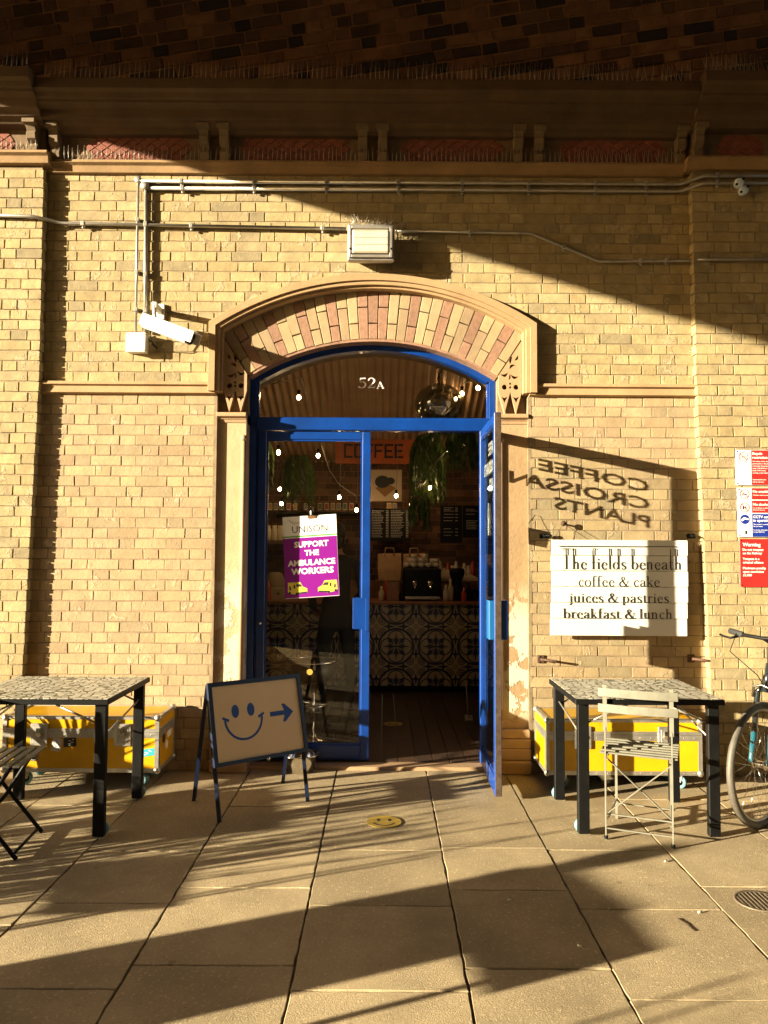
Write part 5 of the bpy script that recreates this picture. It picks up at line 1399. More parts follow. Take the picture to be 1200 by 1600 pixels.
for i in range(-5, 4):
    for j in range(-2, 3):
        cx_, cz_ = mx0 + i * PD_, mz0 + j * PD_
        if not (xa - .3 < cx_ < xb + .3): continue
        ann(pt, cx_, cz_, .178, .200)
        for k in range(4):
            a = k * PI / 2; ann(pt, cx_ + .085 * math.cos(a), cz_ + .085 * math.sin(a), .080, .092, n=20, y0=CY - .0028)
            blob(pt, [(cx_ + r_ * math.cos(a + da_), cz_ + r_ * math.sin(a + da_)) for r_, da_ in ((.015, 0), (.06, -.25), (.10, -.33), (.085, -.12), (.155, 0), (.085, .12), (.10, .33), (.06, .25))], CY - .0034)
            a += PI / 4; blob(pt, [(cx_ + r_ * math.cos(a + da_), cz_ + r_ * math.sin(a + da_)) for r_, da_ in ((.02, 0), (.10, -.2), (.14, 0), (.10, .2))], CY - .0034)
        # small rosettes between
        sx_, sz_ = cx_ + PD_ / 2, cz_ + PD_ / 2
        for dx_ in (-1, 1):
            for dz_ in (-1, 1):
                rx, rz = sx_ + dx_ * .062, sz_ + dz_ * .062; ann(pt, rx, rz, .036, .044, n=18); ann(pt, rx, rz, .018, .026, n=14); ann(pt, rx, rz, .001, .009, n=8)
        ann(pt, sx_, sz_, .016, .022, n=12)
        for k in range(4):
            a = k * PI / 2; ex_, ez_ = sx_ + .135 * math.cos(a), sz_ + .135 * math.sin(a)
            blob(pt, [(ex_ + r_ * math.cos(a + q_), ez_ + r_ * math.sin(a + q_)) for r_, q_ in ((.07, 0), (.018, .78), (.05, 1.57), (.018, 2.36), (.07, PI), (.018, 3.93), (.05, 4.71), (.018, 5.5))], CY - .003)
pt.build('tile_pattern', mat('navy_tile_glaze', (.012, .018, .06), .35), ct)
# bulbs on a cable
bem = mat('lit_bulb', (1, .8, .5), .3, emit=(1.0, .62, .28), estr=24)
def bulb_pos(px, py, y): return P(px, py, y)
SL = thing('string_lights', 'drooping cable of warm lit bulbs strung across the cafe ceiling', 'string lights', P(500, 700, 1.6))
bl = [(467, 621, 1.2), (722, 615, 1.3), (747, 606, 1.0), (712, 623, 2.2), (435, 707, 1.4), (497, 712, 2.0), (437, 764, 2.6), (440, 787, 3.2), (530, 777, 2.4), (557, 797, 2.9), (579, 774, 3.4), (619, 775, 2.6), (641, 790, 3.2), (672, 762, 1.9), (701, 703, 1.5)]
for px, py, y in bl:
    c = bulb_pos(px, py, y); b_o = MB(); b_o.ball(c, .0175, 12, 8, (1, 1, 1.25)); bo = b_o.build('bulb', bem, SL)
    mb = MB(); mb.tube([c + Vector((0, 0, .022)), c + Vector((0, 0, .065))], .014, 10); mb.build('bulb_socket', M['dark'], bo)
    mb = MB(); top = min(3.3, 3.9 - .33 * y); mb.tube([c + Vector((0, 0, .065)), c + Vector((.01, 0, .2)), (c.x + .02, y, max(top, c.z + .25))], .003, 5); mb.build('cord', mat('pale_cord', (.3, .26, .2), .7) if 'pale_cord' not in bpy.data.materials else bpy.data.materials['pale_cord'], bo)
ck = bpy.data.materials['pale_cord']
mb = MB()
for pts in ([P(425, 600, 1.2), P(470, 590, 1.25), P(500, 688, 2.0), P(515, 735, 2.3), P(530, 757, 2.4), P(557, 775, 2.9), P(600, 760, 3.2)], [P(395, 640, 1.0), P(430, 660, 1.2), P(436, 690, 1.4)], [P(780, 625, 1.2), P(748, 590, 1.1), P(722, 600, 1.3), P(702, 700, 1.5), P(683, 720, 1.7), P(672, 745, 1.9)]): mb.tube(pts, .005, 6)
mb.build('cable', ck, SL)
# hanging ferns
fern = mat('fern_leaf', (.085, .145, .03), .5, island=.45, var=.3, vscale=12)
def hanging(px, py, y, L_f, n, label, seed, wid=.2, z_up=None, group='trailing plants hanging inside the cafe'):
    rr = random.Random(seed); random.seed(seed); c = P(px, py, y)
    o = thing('hanging_plant', label, 'hanging plant', c, 0, group)
    mb = MB(); mb.lathe([(.05, -.10), (.085, -.02), (.09, 0), (.08, -.01), (.002, -.01)], (0, 0, 0), 16); mb.build('pot', pot, o, world=False)
    mb = MB()
    for k in range(3):
        a = 2 * PI * k / 3; mb.tube([(.085 * math.cos(a), .085 * math.sin(a), 0), (0, 0, .25)], .002, 4)
    mb.tube([(0, 0, .25), (0, 0, .45)], .002, 4); mb.build('hanger', M['dark'], o, world=False)
    mb = MB()
    for i in range(n):
        a = rr.uniform(0, 2 * PI); q = rr.uniform(.5, 1) * wid; L = L_f * rr.uniform(.55, 1.05)
        pts = [Vector((0, 0, .02)), Vector((math.cos(a) * q * .6, math.sin(a) * q * .6, .07)), Vector((math.cos(a) * q, math.sin(a) * q, -.05)), Vector((math.cos(a) * q * 1.08, math.sin(a) * q * 1.08, -L * .5)), Vector((math.cos(a) * q * 1.1, math.sin(a) * q * 1.1, -L))]
        mb.tube(pts, .0022, 4)
        for j in range(22):
            t_ = (j + 1) / 23 * 4; k = min(3, int(t_)); p = pts[k] + (pts[k + 1] - pts[k]) * (t_ - k)
            for s in (-1, 1):
                aa = a + s * 1.4 + rr.uniform(-.3, .3); mb.leaf(p, (math.cos(aa), math.sin(aa), -.9), rr.uniform(.04, .07), .018, .5, 2)
    mb.build('foliage', fern, o, world=False, fixn=False)
hanging(466, 722, 2.5, .42, 40, 'bushy dark fern hanging above the union poster', 11, .17)
hanging(402, 690, 1.5, .45, 26, 'dark trailing fern cut off by the door frame above the jars', 12, .14)
hanging(668, 690, 1.9, .62, 46, 'largest trailing plant hanging in front of the orange coffee board', 13, .17)
hanging(722, 668, 1.2, .36, 34, 'bright green trailing plant hanging close behind the open leaf', 14, .13)
hanging(690, 655, .95, .14, 22, 'small leafy plant in the big glass bowl inside the fanlight', 15, .12)
hanging(655, 775, 2.5, .34, 22, 'sparse dark trailing plant hanging below the sandwich picture', 16, .1)
gb = thing('glass_globe', 'big round glass bowl hanging on a hook inside the fanlight', 'glass bowl', P(685, 655, 1.0))
c = P(686, 632, 1.0); mb = MB(); mb.ball(c, .21, 28, 18, (1, 1, .85)); mb.build('bowl', glass_mat('bowl_glass', (.5, .53, .5), .28), gb)
mb = MB(); mb.tube([c + Vector((0, 0, .16)), c + Vector((.0, 0, .26)), c + Vector((.025, 0, .30)), c + Vector((0, 0, .34)), c + Vector((-.02, 0, .31))], .007, 6); 
for s in (-1, 1): mb.tube([c + Vector((0, 0, .26)), c + Vector((s * .05, 0, .13))], .003, 5)
mb.build('hook', M['dark'], gb)
# orange coffee board
oc = thing('coffee_sign', 'orange board with blocky black outlined COFFEE letters over the counter', 'sign', P(590, 722, 3.0))
a = P(524, 724, 3.0); b = P(650, 687, 3.0); mb = MB(); mb.cbox(a.x, b.x, 3.0, 3.02, a.z, b.z, .003); mb.build('board', mat('orange_paint', (.55, .13, .03), .6, var=.15, vscale=5, dirt=.2), oc)
mb = MB(); H_ = (b.z - a.z) * .5; z0 = a.z + (b.z - a.z) * .27; x = a.x + (b.x - a.x) * .12; w_ = (b.x - a.x) * .115; tt = .022
def seg(x0, z0_, x1, z1_): mb.box(min(x0, x1) - tt / 2, max(x0, x1) + tt / 2, 2.996, 3.0, min(z0_, z1_) - tt / 2, max(z0_, z1_) + tt / 2)
for ch in 'COFFEE':
    ww = w_ * .72
    seg(x, z0, x, z0 + H_)
    if ch in 'COE': seg(x + tt, z0, x + ww, z0)
    seg(x + tt, z0 + H_, x + ww, z0 + H_)
    if ch == 'O': seg(x + ww, z0 + tt, x + ww, z0 + H_ - tt)
    if ch in 'FE': seg(x + tt, z0 + H_ / 2, x + ww * .85, z0 + H_ / 2)
    x += w_ * 1.09
mb.build('lettering', M['ink'], oc)
# picture
pc = thing('hanging_picture', 'cream board with a painted piece of toast hanging under the coffee sign', 'picture', P(604, 782, 3.05))
a = P(578, 783, 3.05); b = P(628, 734, 3.05); mb = MB(); mb.cbox(a.x, b.x, 3.05, 3.06, a.z, b.z, .002); mb.build('board', mat('cream_board', (.5, .40, .26), .7), pc)
mb = MB(); cx_, cz_ = (a.x + b.x) / 2 - .01, (a.z + b.z) / 2; mb.prism([(cx_ - .11, cz_ - .03), (cx_ + .0, cz_ - .13), (cx_ + .12, cz_ - .03), (cx_ + .02, cz_ + .03)], 3.048, 3.05); mb.build('toast_shape', mat('toast_brown', (.25, .13, .04), .7), pc)
mb = MB(); mb.prism(circle(cx_ - .03, cz_ + .04, .085, 12, .07), 3.044, 3.048); mb.prism(circle(cx_ + .06, cz_ + .05, .05, 10, .04), 3.0441, 3.0479); mb.build('dark_shape', M['ink'], pc)
# row of postcards along the back shelf
cards = [mat('card_%s' % n, c, .6) for n, c in (('red', (.30, .06, .04)), ('ochre', (.34, .2, .08)), ('grey', (.2, .18, .16)), ('green', (.08, .14, .07)))]
for i, px in enumerate([409, 422, 431, 440, 451, 461, 478, 500, 510, 520, 529, 539, 549, 608, 617]):
    q = P(px, 797, 3.6); mb = MB(); mb.cbox(-.026, .026, 0, .004, 0, .085, .001); 
    mb.mi = 1; mb.box(-.02, .02, -.0005, 0, .012, .074)
    tag(mb.build('postcard', [M['vinyl'] if False else bpy.data.materials['cream_board'], cards[i % 4]], loc=(q.x, 3.6, q.z)), 'small bordered postcard in the row standing along the high shelf', 'postcard', 'postcards along the high shelf')
mb = MB(); q = P(400, 800, 3.65); mb.cbox(-1.3, .15, 3.55, 3.95, q.z - .025, q.z - .001, .003); tag(mb.build('wall_shelf', M['dark']), 'high dark shelf carrying the row of postcards', 'shelf')
# menu boards
for k, (px0, py0, px1, py1, lab) in enumerate(((578, 795, 641, 845, 'black menu board with the fullest columns of small white writing'), (688, 790, 722, 848, 'black menu board with a few sloping chalk lines'), (723, 790, 760, 840, 'black menu board furthest along behind the open leaf'))):
    a = P(px0, py1, 3.5); b = P(px1, py0, 3.5); o = thing('menu_board', lab, 'menu board', ((a.x + b.x) / 2, 3.5, a.z), 0, 'black menu boards behind the counter')
    mb = MB(); mb.cbox(a.x, b.x, 3.5, 3.515, a.z, b.z, .002); mb.build('board', M['dark'], o)
    mb = MB(); rr = random.Random(20 + k)
    cols_ = ((a.x + .02, a.x + (b.x - a.x) * .46), (a.x + (b.x - a.x) * .52, b.x - .02)) if k == 0 else ((a.x + .04, b.x - .05),)
    for ca_, cb_ in cols_:
        z = b.z - .03
        while z > a.z + .03:
            if k == 0 or rr.random() < .35:
                x = ca_; end = ca_ + (cb_ - ca_) * rr.uniform(.5, .75)
                while x < end:
                    l_ = rr.uniform(.006, .02); mb.box(x, min(x + l_, end), 3.4988, 3.4999, z, z + .007); x += l_ + .004
                mb.box(cb_ - .03, cb_, 3.4988, 3.4999, z, z + .007)
            z -= .019
    mb.build('chalk_lines', mat('chalk', (.4, .38, .34), .9) if 'chalk' not in bpy.data.materials else bpy.data.materials['chalk'], o)
# back shelf goods
paper = mat('brown_paper', (.5, .32, .17), .8, var=.15, vscale=10, bump=.5); 
mb = MB(); q = P(600, 906, 3.5); mb.cbox(-.1, 1.2, 3.35, 3.8, q.z - .03, q.z, .003); tag(mb.build('back_shelf', mat('shelf_wood', (.15, .08, .04), .6)), 'wooden shelf behind the counter holding paper bags', 'shelf')
sz = q.z
for px0, px1, lab in ((590, 627, 'wide crumpled brown paper bag on the back shelf under the menu board'), (630, 663, 'neater brown paper bag beside the crumpled one on the back shelf')):
    a = P(px0, 900, 3.45); b = P(px1, 900, 3.45); h = .33; w_ = b.x - a.x; o = thing('paper_bag', lab, 'bag', ((a.x + b.x) / 2, 3.5, sz), 0, 'brown paper bags on the back shelf')
    mb = MB(); hw = w_ / 2
    mb.rings([[(-hw * .92, -.06, 0), (hw * .92, -.06, 0), (hw * .92, .06, 0), (-hw * .92, .06, 0)], [(-hw, -.065, h * .4), (hw, -.065, h * .42), (hw, .06, h * .4), (-hw, .06, h * .4)], [(-hw * .97, -.06, h * .9), (hw * .98, -.058, h * .88), (hw, .05, h * .95), (-hw, .05, h * .92)]]); mb.build('bag', paper, o, world=False)
    mb = MB(); mb.tube([(-hw * .4, -.065, h * .85), (-hw * .35, -.07, h * 1.12), (hw * .35, -.07, h * 1.12), (hw * .4, -.065, h * .85)], .007, 6); mb.build('handle', paper, o, world=False)
for px0, px1, lab in ((679, 719, 'larger white pyramid box on the back shelf'), (722, 746, 'smaller white pyramid box beside the door edge on the back shelf')):
    a = P(px0, 902, 3.45); b = P(px1, 902, 3.45); hw = (b.x - a.x) / 2; mb = MB(); h = hw * .85
    mb.rings([[(-hw, -.1, 0), (hw, -.1, 0), (hw, .1, 0), (-hw, .1, 0)], [(-hw, -.1, .03), (hw, -.1, .03), (hw, .1, .03), (-hw, .1, .03)], [(-.01, -.01, h), (.01, -.01, h), (.01, .01, h), (-.01, .01, h)]])
    tag(mb.build('pyramid_box', bpy.data.materials['cream_board'], loc=((a.x + b.x) / 2, 3.5, sz)), lab, 'box', 'white pyramid boxes on the back shelf')
# things on the counter
zc_ = zT + .035
def lathe_obj(name, px, y, prof, m, lab, cat, group=None, z=zc_):
    q = P(px, 900, y); mb = MB(); mb.lathe(prof, (0, 0, 0), 18); return tag(mb.build(name, m, loc=(q.x, y, z)), lab, cat, group)
cg = mat('clear_jar', (.6, .5, .35), .15, trans=.0)
lathe_obj('sauce_bottle', 419, 3.0, [(.035, 0), (.038, .01), (.038, .13), (.03, .16), (.012, .19), (.012, .22), (.002, .22)], mat('red_sauce', (.42, .06, .015), .3), 'red sauce bottle on the counter behind the closed leaf', 'bottle')
lathe_obj('glass_jar', 408, 3.02, [(.045, 0), (.05, .02), (.05, .22), (.035, .25), (.035, .28), (.002, .28)], cg, 'tall pale jar on the counter end next to the red sauce bottle', 'jar')
for i, px in enumerate((408, 418, 428, 437)):
    lathe_obj('storage_jar', px, 3.55, [(.04, 0), (.045, .02), (.045, .12), (.03, .15), (.03, .18), (.002, .18)], cg, ['storage jar at the frame end of the low shelf row', 'second storage jar of the low shelf row', 'third storage jar of the low shelf row', 'storage jar nearest the union poster on the low shelf'][i], 'jar', 'storage jars on the low shelf', z=P(420, 845, 3.55).z)
mb = MB(); q = P(420, 846, 3.55); mb.cbox(-1.4, -.45, 3.45, 3.94, q.z - .03, q.z, .003); tag(mb.build('wall_shelf', bpy.data.materials['shelf_wood']), 'low wooden shelf holding the row of storage jars', 'shelf')
mb = MB(); q = P(434, 940, 3.1); mb.cbox(-.07, .07, -.05, .05, 0, .13, .004); mb.mi = 1; mb.prism(circle(.01, .07, .014, 14), -.0515, -.0500)
tag(mb.build('napkin_box', [bpy.data.materials['cream_board'], M['ink']], loc=(q.x, 3.1, zc_)), 'pale box with a black dot on the counter beside the sauce bottle', 'box')
lathe_obj('coffee_sack', 430, 3.3, [(.09, 0), (.12, .04), (.115, .2), (.08, .28), (.05, .3), (.002, .3)], mat('beige_sack', (.35, .27, .17), .9, bump=.8), 'plump beige coffee sack standing behind the pale box', 'sack')
em = thing('coffee_machine', 'dark espresso machine on the counter inside the open half of the door', 'coffee machine', P(655, 940, 3.15))
a = P(630, 940, 3.0); b = P(690, 900, 3.0); a_m, b_m = a.x, b.x
mb = MB(); mb.cbox(a.x, b.x, 3.05, 3.4, zc_ + .04, zc_ + .36, .02); mb.build('machine_body', M['dark'], em)
mb = MB(); mb.cbox(a.x + .02, b.x - .02, 2.95, 3.05, zc_ + .02, zc_ + .05, .004); mb.build('drip_tray', M['steel'], em)
for f in (.3, .7):
    mb = MB(); xx = a.x + (b.x - a.x) * f; mb.tube([(xx, 3.02, zc_ + .22), (xx, 3.02, zc_ + .17)], .03, 14); mb.tube([(xx, 3.0, zc_ + .17), (xx, 2.88, zc_ + .15)], .012, 8); mb.build('group_head', M['chrome'], em)
mb = MB()
for s in (-1, 1):
    for s2 in (-1, 1): mb.tube([((a.x + b.x) / 2 + s * .1, 3.2 + s2 * .1, zc_), ((a.x + b.x) / 2 + s * .1, 3.2 + s2 * .1, zc_ + .05)], .015, 8)
mb.build('feet', M['steel'], em)
lathe_obj('coffee_grinder', 714, 3.1, [(.075, 0), (.08, .02), (.07, .15), (.05, .2), (.085, .3), (.085, .34), (.07, .36), (.002, .36)], M['dark'], 'black coffee grinder on the counter beside the espresso machine', 'grinder')
mb = MB(); q = P(614, 944, 3.0); mb.cbox(-.07, .07, 0, .02, 0, .2, .003); tag(mb.build('counter_card', mat('printed_card', (.32, .16, .10), .6, var=.4, vscale=40), loc=(q.x, 3.0, zc_)), 'upright printed card on the counter near the open doorway', 'card')
lathe_obj('cake_stand', 738, 3.1, [(.06, 0), (.06, .01), (.012, .02), (.012, .1), (.11, .11), (.11, .12), (.002, .12)], M['dark'], 'dark cake stand on the counter nearest the open leaf', 'stand')
mb = MB(); q = G(735, 1120, .03); mb.cbox(-.09, .09, -.02, .05, 0, .02, .003)
for i in range(7): mb.tube([(-.08 + i * .027, .02, .02), (-.08 + i * .027, .04, .30)], .005, 6)
mb.tube([(-.085, .04, .30), (.085, .04, .30)], .006, 6)
tag(mb.build('magazine_rack', M['alu'], loc=(.80, 1.6, .028), rot=(0, 0, R(85))), 'low wire rack on the cafe floor behind the open leaf', 'rack')
# bar stool
q = G(488, 1160, .03); st = thing('bar_stool', 'bar stool with dark bucket seat and shiny chrome ring just inside the door', 'stool', (q.x, q.y, .028))
zs_ = P(484, 1032, q.y).z - .028
mb = MB(); mb.tube([(.195 * math.cos(2 * PI * k / 32), .195 * math.sin(2 * PI * k / 32), zs_ + .0) for k in range(32)], .009, 8, closed=True, caps=False); mb.build('chrome_ring', M['chrome'], st, world=False)
mb = MB(); mb.lathe([(.10, zs_ - .17), (.17, zs_ - .13), (.188, zs_ - .002), (.18, zs_ - .004), (.16, zs_ - .10), (.002, zs_ - .12)], (0, 0, 0), 28); mb.build('bucket_seat', mat('dark_leather', (.03, .022, .018), .4), st, world=False)
mb = MB(); mb.tube([(0, 0, .03), (0, 0, zs_ - .17)], .022, 14); mb.build('pedestal', M['chrome'], st, world=False)
mb = MB(); mb.tube([(.11 * math.cos(2 * PI * k / 28), .11 * math.sin(2 * PI * k / 28) , .30) for k in range(28)], .009, 8, closed=True, caps=False); mb.tube([(-.11, 0, .30), (.11, 0, .30)], .007, 6); mb.build('foot_ring', M['chrome'], st, world=False)
mb = MB(); mb.lathe([(.19, 0), (.19, .006), (.15, .02), (.05, .045), (.025, .07), (.002, .07)], (0, 0, 0), 28); mb.build('base', M['chrome'], st, world=False)
smiley(614, 1131, .0295, 'dull smiley sticker on the dark cafe floorboards inside', .085)
# union poster in the closed leaf
POY = DY + .0285
a = P(441, 809, POY); b = P(525, 803, POY); c = P(530, 931, POY); d = P(446, 936, POY)
ux = ((b - a) + (c - d)) / 2; uy = ((a - d) + (b - c)) / 2; WP, HP = ux.length, uy.length; ux.normalize(); uy.normalize(); nn = ux.cross(uy).normalized()
po = thing('union_poster', 'purple and white union poster supporting ambulance workers in the closed door window', 'poster', (a + b + c + d) / 4 - uy * HP / 2)
oo = d.copy()
def pf(u, v, h=0): return oo + ux * (u * WP) + uy * (v * HP) + nn * h
def pslab(mb, u0, u1, v0, v1, h0, h1): mb.rings([[pf(u0, v0, h0), pf(u1, v0, h0), pf(u1, v1, h0), pf(u0, v1, h0)], [pf(u0, v0, h1), pf(u1, v0, h1), pf(u1, v1, h1), pf(u0, v1, h1)]])
def ppoly(mb, pts, h0, h1): mb.rings([[pf(u, v, h0) for u, v in pts], [pf(u, v, h1) for u, v in pts]])
mb = MB(); pslab(mb, 0, 1, 0, 1, -.0015, 0); mb.build('paper', M['vinyl'], po)
mb = MB(); pslab(mb, .0, .995, .005, .735, 0, .0006); mb.build('purple_field', mat('purple_print', (.20, .005, .24), .4), po)
mb = MB(); pslab(mb, 0, 1, .745, .762, 0, .0006); mb.build('green_line', mat('green_print', (.08, .3, .03), .4), po)
mb = MB(); put_text(mb, 'UNISON', pf(.17, .80, .0008), ux, uy, width=WP * .66, height=HP * .085, thick=.0006)
for k in range(3): mb.tube([pf(.10 + k * .02, .965 - k * .012, .0008), pf(.2, .93 - k * .012, .0008), pf(.4, .925 - k * .01, .0008), pf(.52 - k * .05, .93 - k * .008, .0008)], .0007, 4)
mb.tube([pf(.55, .775, .0008), pf(.7, .772, .0008), pf(.88, .79, .0008)], .0006, 4)
mb.build('union_name', M['ink'], po, fixn=False)
mb = MB()
for s, u, v, w_, h_ in (('SUPPORT', .52, .62, .64, .070), ('THE', .52, .515, .27, .066), ('AMBULANCE', .51, .395, .88, .070), ('WORKERS', .52, .29, .79, .074)): put_text(mb, s, pf(u, v, .0016), ux, uy, width=WP * w_, height=HP * h_, bold=.035, align='C', thick=.0006)
mb.build('slogan', M['vinyl'], po, fixn=False)
for s, u0 in ((1, .05), (-1, .97)):
    f_ = lambda pts: [(u0 + s * x * .36, .045 + y * .15) for x, y in pts]
    mb = MB(); ppoly(mb, f_([(0, .25), (.02, 1), (.65, 1), (.78, .62), (1, .45), (1, .12), (.45, 0), (.05, .12)]), .0007, .0012); vn = mb.build('ambulance_picture', mat('ambulance_yellow', (.75, .62, .08), .5) if 'ambulance_yellow' not in bpy.data.materials else bpy.data.materials['ambulance_yellow'], po)
    mb = MB(); ppoly(mb, f_([(.44, .85), (.66, .85), (.76, .62), (.46, .62)]), .0013, .0017); ppoly(mb, f_([(.3, .8), (.38, .8), (.4, .5), (.3, .5)]), .0013, .0017); ppoly(mb, f_([(.08, .7), (.15, .7), (.18, .35), (.08, .4)]), .0013, .0017)
    ppoly(mb, f_([(.5, .16), (.98, .22), (.98, .1), (.5, .02)]), .0013, .0017)
    for cx_, cy_ in ((.45, .05), (.1, .15)): ppoly(mb, [(u0 + s * (cx_ + .06 * math.cos(t_)) * .36, .045 + (cy_ + .12 * math.sin(t_)) * .15) for t_ in [2 * PI * k / 10 for k in range(10)]], .0018, .0021)
    mb.build('windows_and_wheels', M['ink'], vn)
POY += 0
sc2 = thing('suction_clip', 'clear suction hook with a brown clip holding the top of the union poster', 'clip', pf(.55, 1.0, 0))
mb = MB(); q = P(486, 797, DY + .012); mb.lathe([(.004, q.y - .012), (.018, q.y + .0), (.03, q.y + .015), (.004, q.y + .017)], (q.x, 0, q.z), 16, 'Y'); mb.build('suction_cup', M['glass'], sc2)
mb = MB(); mb.tube([q + Vector((0, -.008, -.005)), q + Vector((0, .0, -.035))], .006, 8); mb.build('hook', M['vinyl'], sc2)
mb = MB(); pslab(mb, .47, .62, .965, 1.0, .0008, .006); mb.build('clip_jaw', mat('brown_clip', (.16, .08, .04), .5), sc2)
mb = MB(); q = P(484, 1050, DY + .032); mb.prism([(q.x + x_, q.z + z_) for x_, z_ in circle(0, 0, .022, 20)], q.y - .0015, q.y - .0005); tag(mb.build('round_sticker', M['stk_yellow']), 'small round yellow sticker on the closed door glass above the board', 'sticker')

# crockery and stock
cupm_ = mat('stoneware_cup', (.5, .45, .38), .3)
for i in range(9):
    xx = a_m + (b_m - a_m) * (.1 + .1 * i); nst = (1, 2, 3, 2, 2, 3, 1, 2, 2)[i]
    for k in range(nst):
        mb = MB(); mb.lathe([(.02, 0), (.03, .01), (.036, .055), (.032, .055), (.002, .012)], (0, 0, 0), 14)
        tag(mb.build('coffee_cup', cupm_, loc=(xx, 3.2 + .05 * (i % 2), zc_ + .361 + k * .05)), 'stoneware cup stacked on top of the espresso machine', 'cup', 'cups on the espresso machine')
for i, (px, y_, h_) in enumerate(((596, 3.0, .16), (603, 3.12, .22), (628, 2.98, .12), (697, 2.98, .18), (704, 3.05, .24), (725, 2.98, .15), (732, 3.08, .2))):
    lathe_obj('counter_bottle', px, y_, [(.028, 0), (.032, .01), (.032, h_ * .6), (.014, h_ * .8), (.014, h_), (.002, h_)], [cg, bpy.data.materials['red_sauce'], M['dark'], cupm_][i % 4], 'small bottle or jar among the clutter along the counter top', 'bottle', 'bottles and jars along the counter')
for i in range(12):
    px = 668 + i * 6.4; h_ = (.14, .2, .17, .22)[i % 4]
    lathe_obj('shelf_jar', px, 3.68, [(.03, 0), (.035, .01), (.035, h_ * .7), (.018, h_ * .85), (.018, h_), (.002, h_)], [cg, cupm_, bpy.data.materials['red_sauce']][(i * 7) % 3], 'small jar in the row at the back of the paper bag shelf', 'jar', 'jars at the back of the paper bag shelf', z=sz)
# ================================================================== PERSON IN THE CAFE
def skin_body(name, nodes, edges, m, parent=None, sub=2, root=0):
    me = bpy.data.meshes.new(name); me.from_pydata([n[:3] for n in nodes], edges, []); me.materials.append(m)
    o = bpy.data.objects.new(name, me); COL.objects.link(o)
    sk = o.modifiers.new('skin', 'SKIN'); sk.use_smooth_shade = True
    for i, n in enumerate(nodes):
        sv = me.skin_vertices[0].data[i]; r = n[3]; sv.radius = (r if not isinstance(r, tuple) else r[0], r if not isinstance(r, tuple) else r[1]); sv.use_root = (i == root)
    ss = o.modifiers.new('sub', 'SUBSURF'); ss.levels = sub; ss.render_levels = sub
    dg = bpy.context.evaluated_depsgraph_get(); nm_ = bpy.data.meshes.new_from_object(o.evaluated_get(dg)); o.modifiers.clear(); o.data = nm_
    nm_.polygons.foreach_set('use_smooth', [True] * len(nm_.polygons))
    if parent: o.parent = parent
    return o
skinm = mat('skin', (.42, .20, .12), .5); jeans = mat('black_trousers', (.012, .013, .018), .8, var=.3, vscale=20); coatm = mat('black_coat', (.010, .010, .010), .85, var=.3, vscale=15)
bx_, by_ = -.44, 1.72
# whole body: pelvis, spine, neck, head, arms, legs
nd = [(0, 0, .93, (.15, .11)), (0, .0, 1.10, (.13, .10)), (0, -.01, 1.30, (.16, .11)), (0, -.005, 1.43, (.13, .085)), (0, .0, 1.50, .055), (0, .015, 1.56, .055), (0, .03, 1.64, (.078, .092)), (0, .03, 1.71, (.066, .08)),
      (-.19, -.005, 1.40, .058), (-.24, -.02, 1.14, .046), (-.20, .13, 1.0, .036), (-.17, .20, .98, .026),
      (.19, -.005, 1.40, .058), (.25, .0, 1.14, .046), (.20, .16, 1.04, .036), (.16, .24, 1.04, .026),
      (-.10, .0, .84, .088), (-.12, .01, .50, .058), (-.135, -.02, .28, .052), (-.14, -.02, .10, .038), (-.145, .07, .05, .036), (-.15, .15, .04, .03),
      (.10, .0, .84, .088), (.125, .02, .50, .058), (.14, .0, .28, .052), (.145, -.02, .10, .038), (.155, .07, .05, .036), (.165, .15, .04, .03)]
ed = [(0, 1), (1, 2), (2, 3), (3, 4), (4, 5), (5, 6), (6, 7), (3, 8), (8, 9), (9, 10), (10, 11), (3, 12), (12, 13), (13, 14), (14, 15), (0, 16), (16, 17), (17, 18), (18, 19), (19, 20), (20, 21), (0, 22), (22, 23), (23, 24), (24, 25), (25, 26), (26, 27)]
pr_ = skin_body('person', nd, ed, skinm, None)
pr_.data.materials.append(jeans); pr_.data.materials.append(coatm)
for p in pr_.data.polygons:
    c = p.center
    if c.z < .97: p.material_index = 1 if abs(c.x) < .3 and not (c.y > .16 and c.z > .6) else 0
    elif c.z < 1.49 and not (c.y > .15 and c.z < 1.1): p.material_index = 2
pr_.location = (bx_, by_, .028); pr_.rotation_euler = (0, 0, R(12))
tag(pr_, 'person in dark coat and trousers standing at the counter behind the union poster', 'person')
# hands with separate fingers, rooted on the wrists
def hand(w, d, side):
    d = Vector(d).normalized(); sdv = d.cross(Vector((0, 0, 1))).normalized() * side; up = sdv.cross(d).normalized() * (1 if side > 0 else -1); w = Vector(w)
    nodes = [(*(w), .021), (*(w + d * .045), (.034, .016)), (*(w + d * .085), (.036, .013))]; edges = [(0, 1), (1, 2)]
    for k, (off, L) in enumerate(((-.028, .068), (-.010, .076), (.010, .072), (.028, .056))):
        b = len(nodes); p = w + d * .088 + sdv * off
        for t, r in ((0.0, .0095), (.4, .009), (.75, .0085), (1.0, .007)): nodes.append((*(p + d * (L * t) - Vector((0, 0, .6 * L * t * t))), r))
        edges += [(2, b), (b, b + 1), (b + 1, b + 2), (b + 2, b + 3)]
    b = len(nodes); p = w + d * .03 - sdv * .03
    for t, r in ((0, .013), (.5, .011), (1, .008)): nodes.append((*(p + (d * .7 - sdv * .7) * (.06 * t) - Vector((0, 0, .01 * t))), r))
    edges += [(1, b), (b, b + 1), (b + 1, b + 2)]
    skin_body('hand', nodes, edges, skinm, pr_, 1)
hand((-.17, .195, .98), (.15, .9, -.3), -1); hand((.16, .235, 1.04), (-.3, .9, -.1), 1)
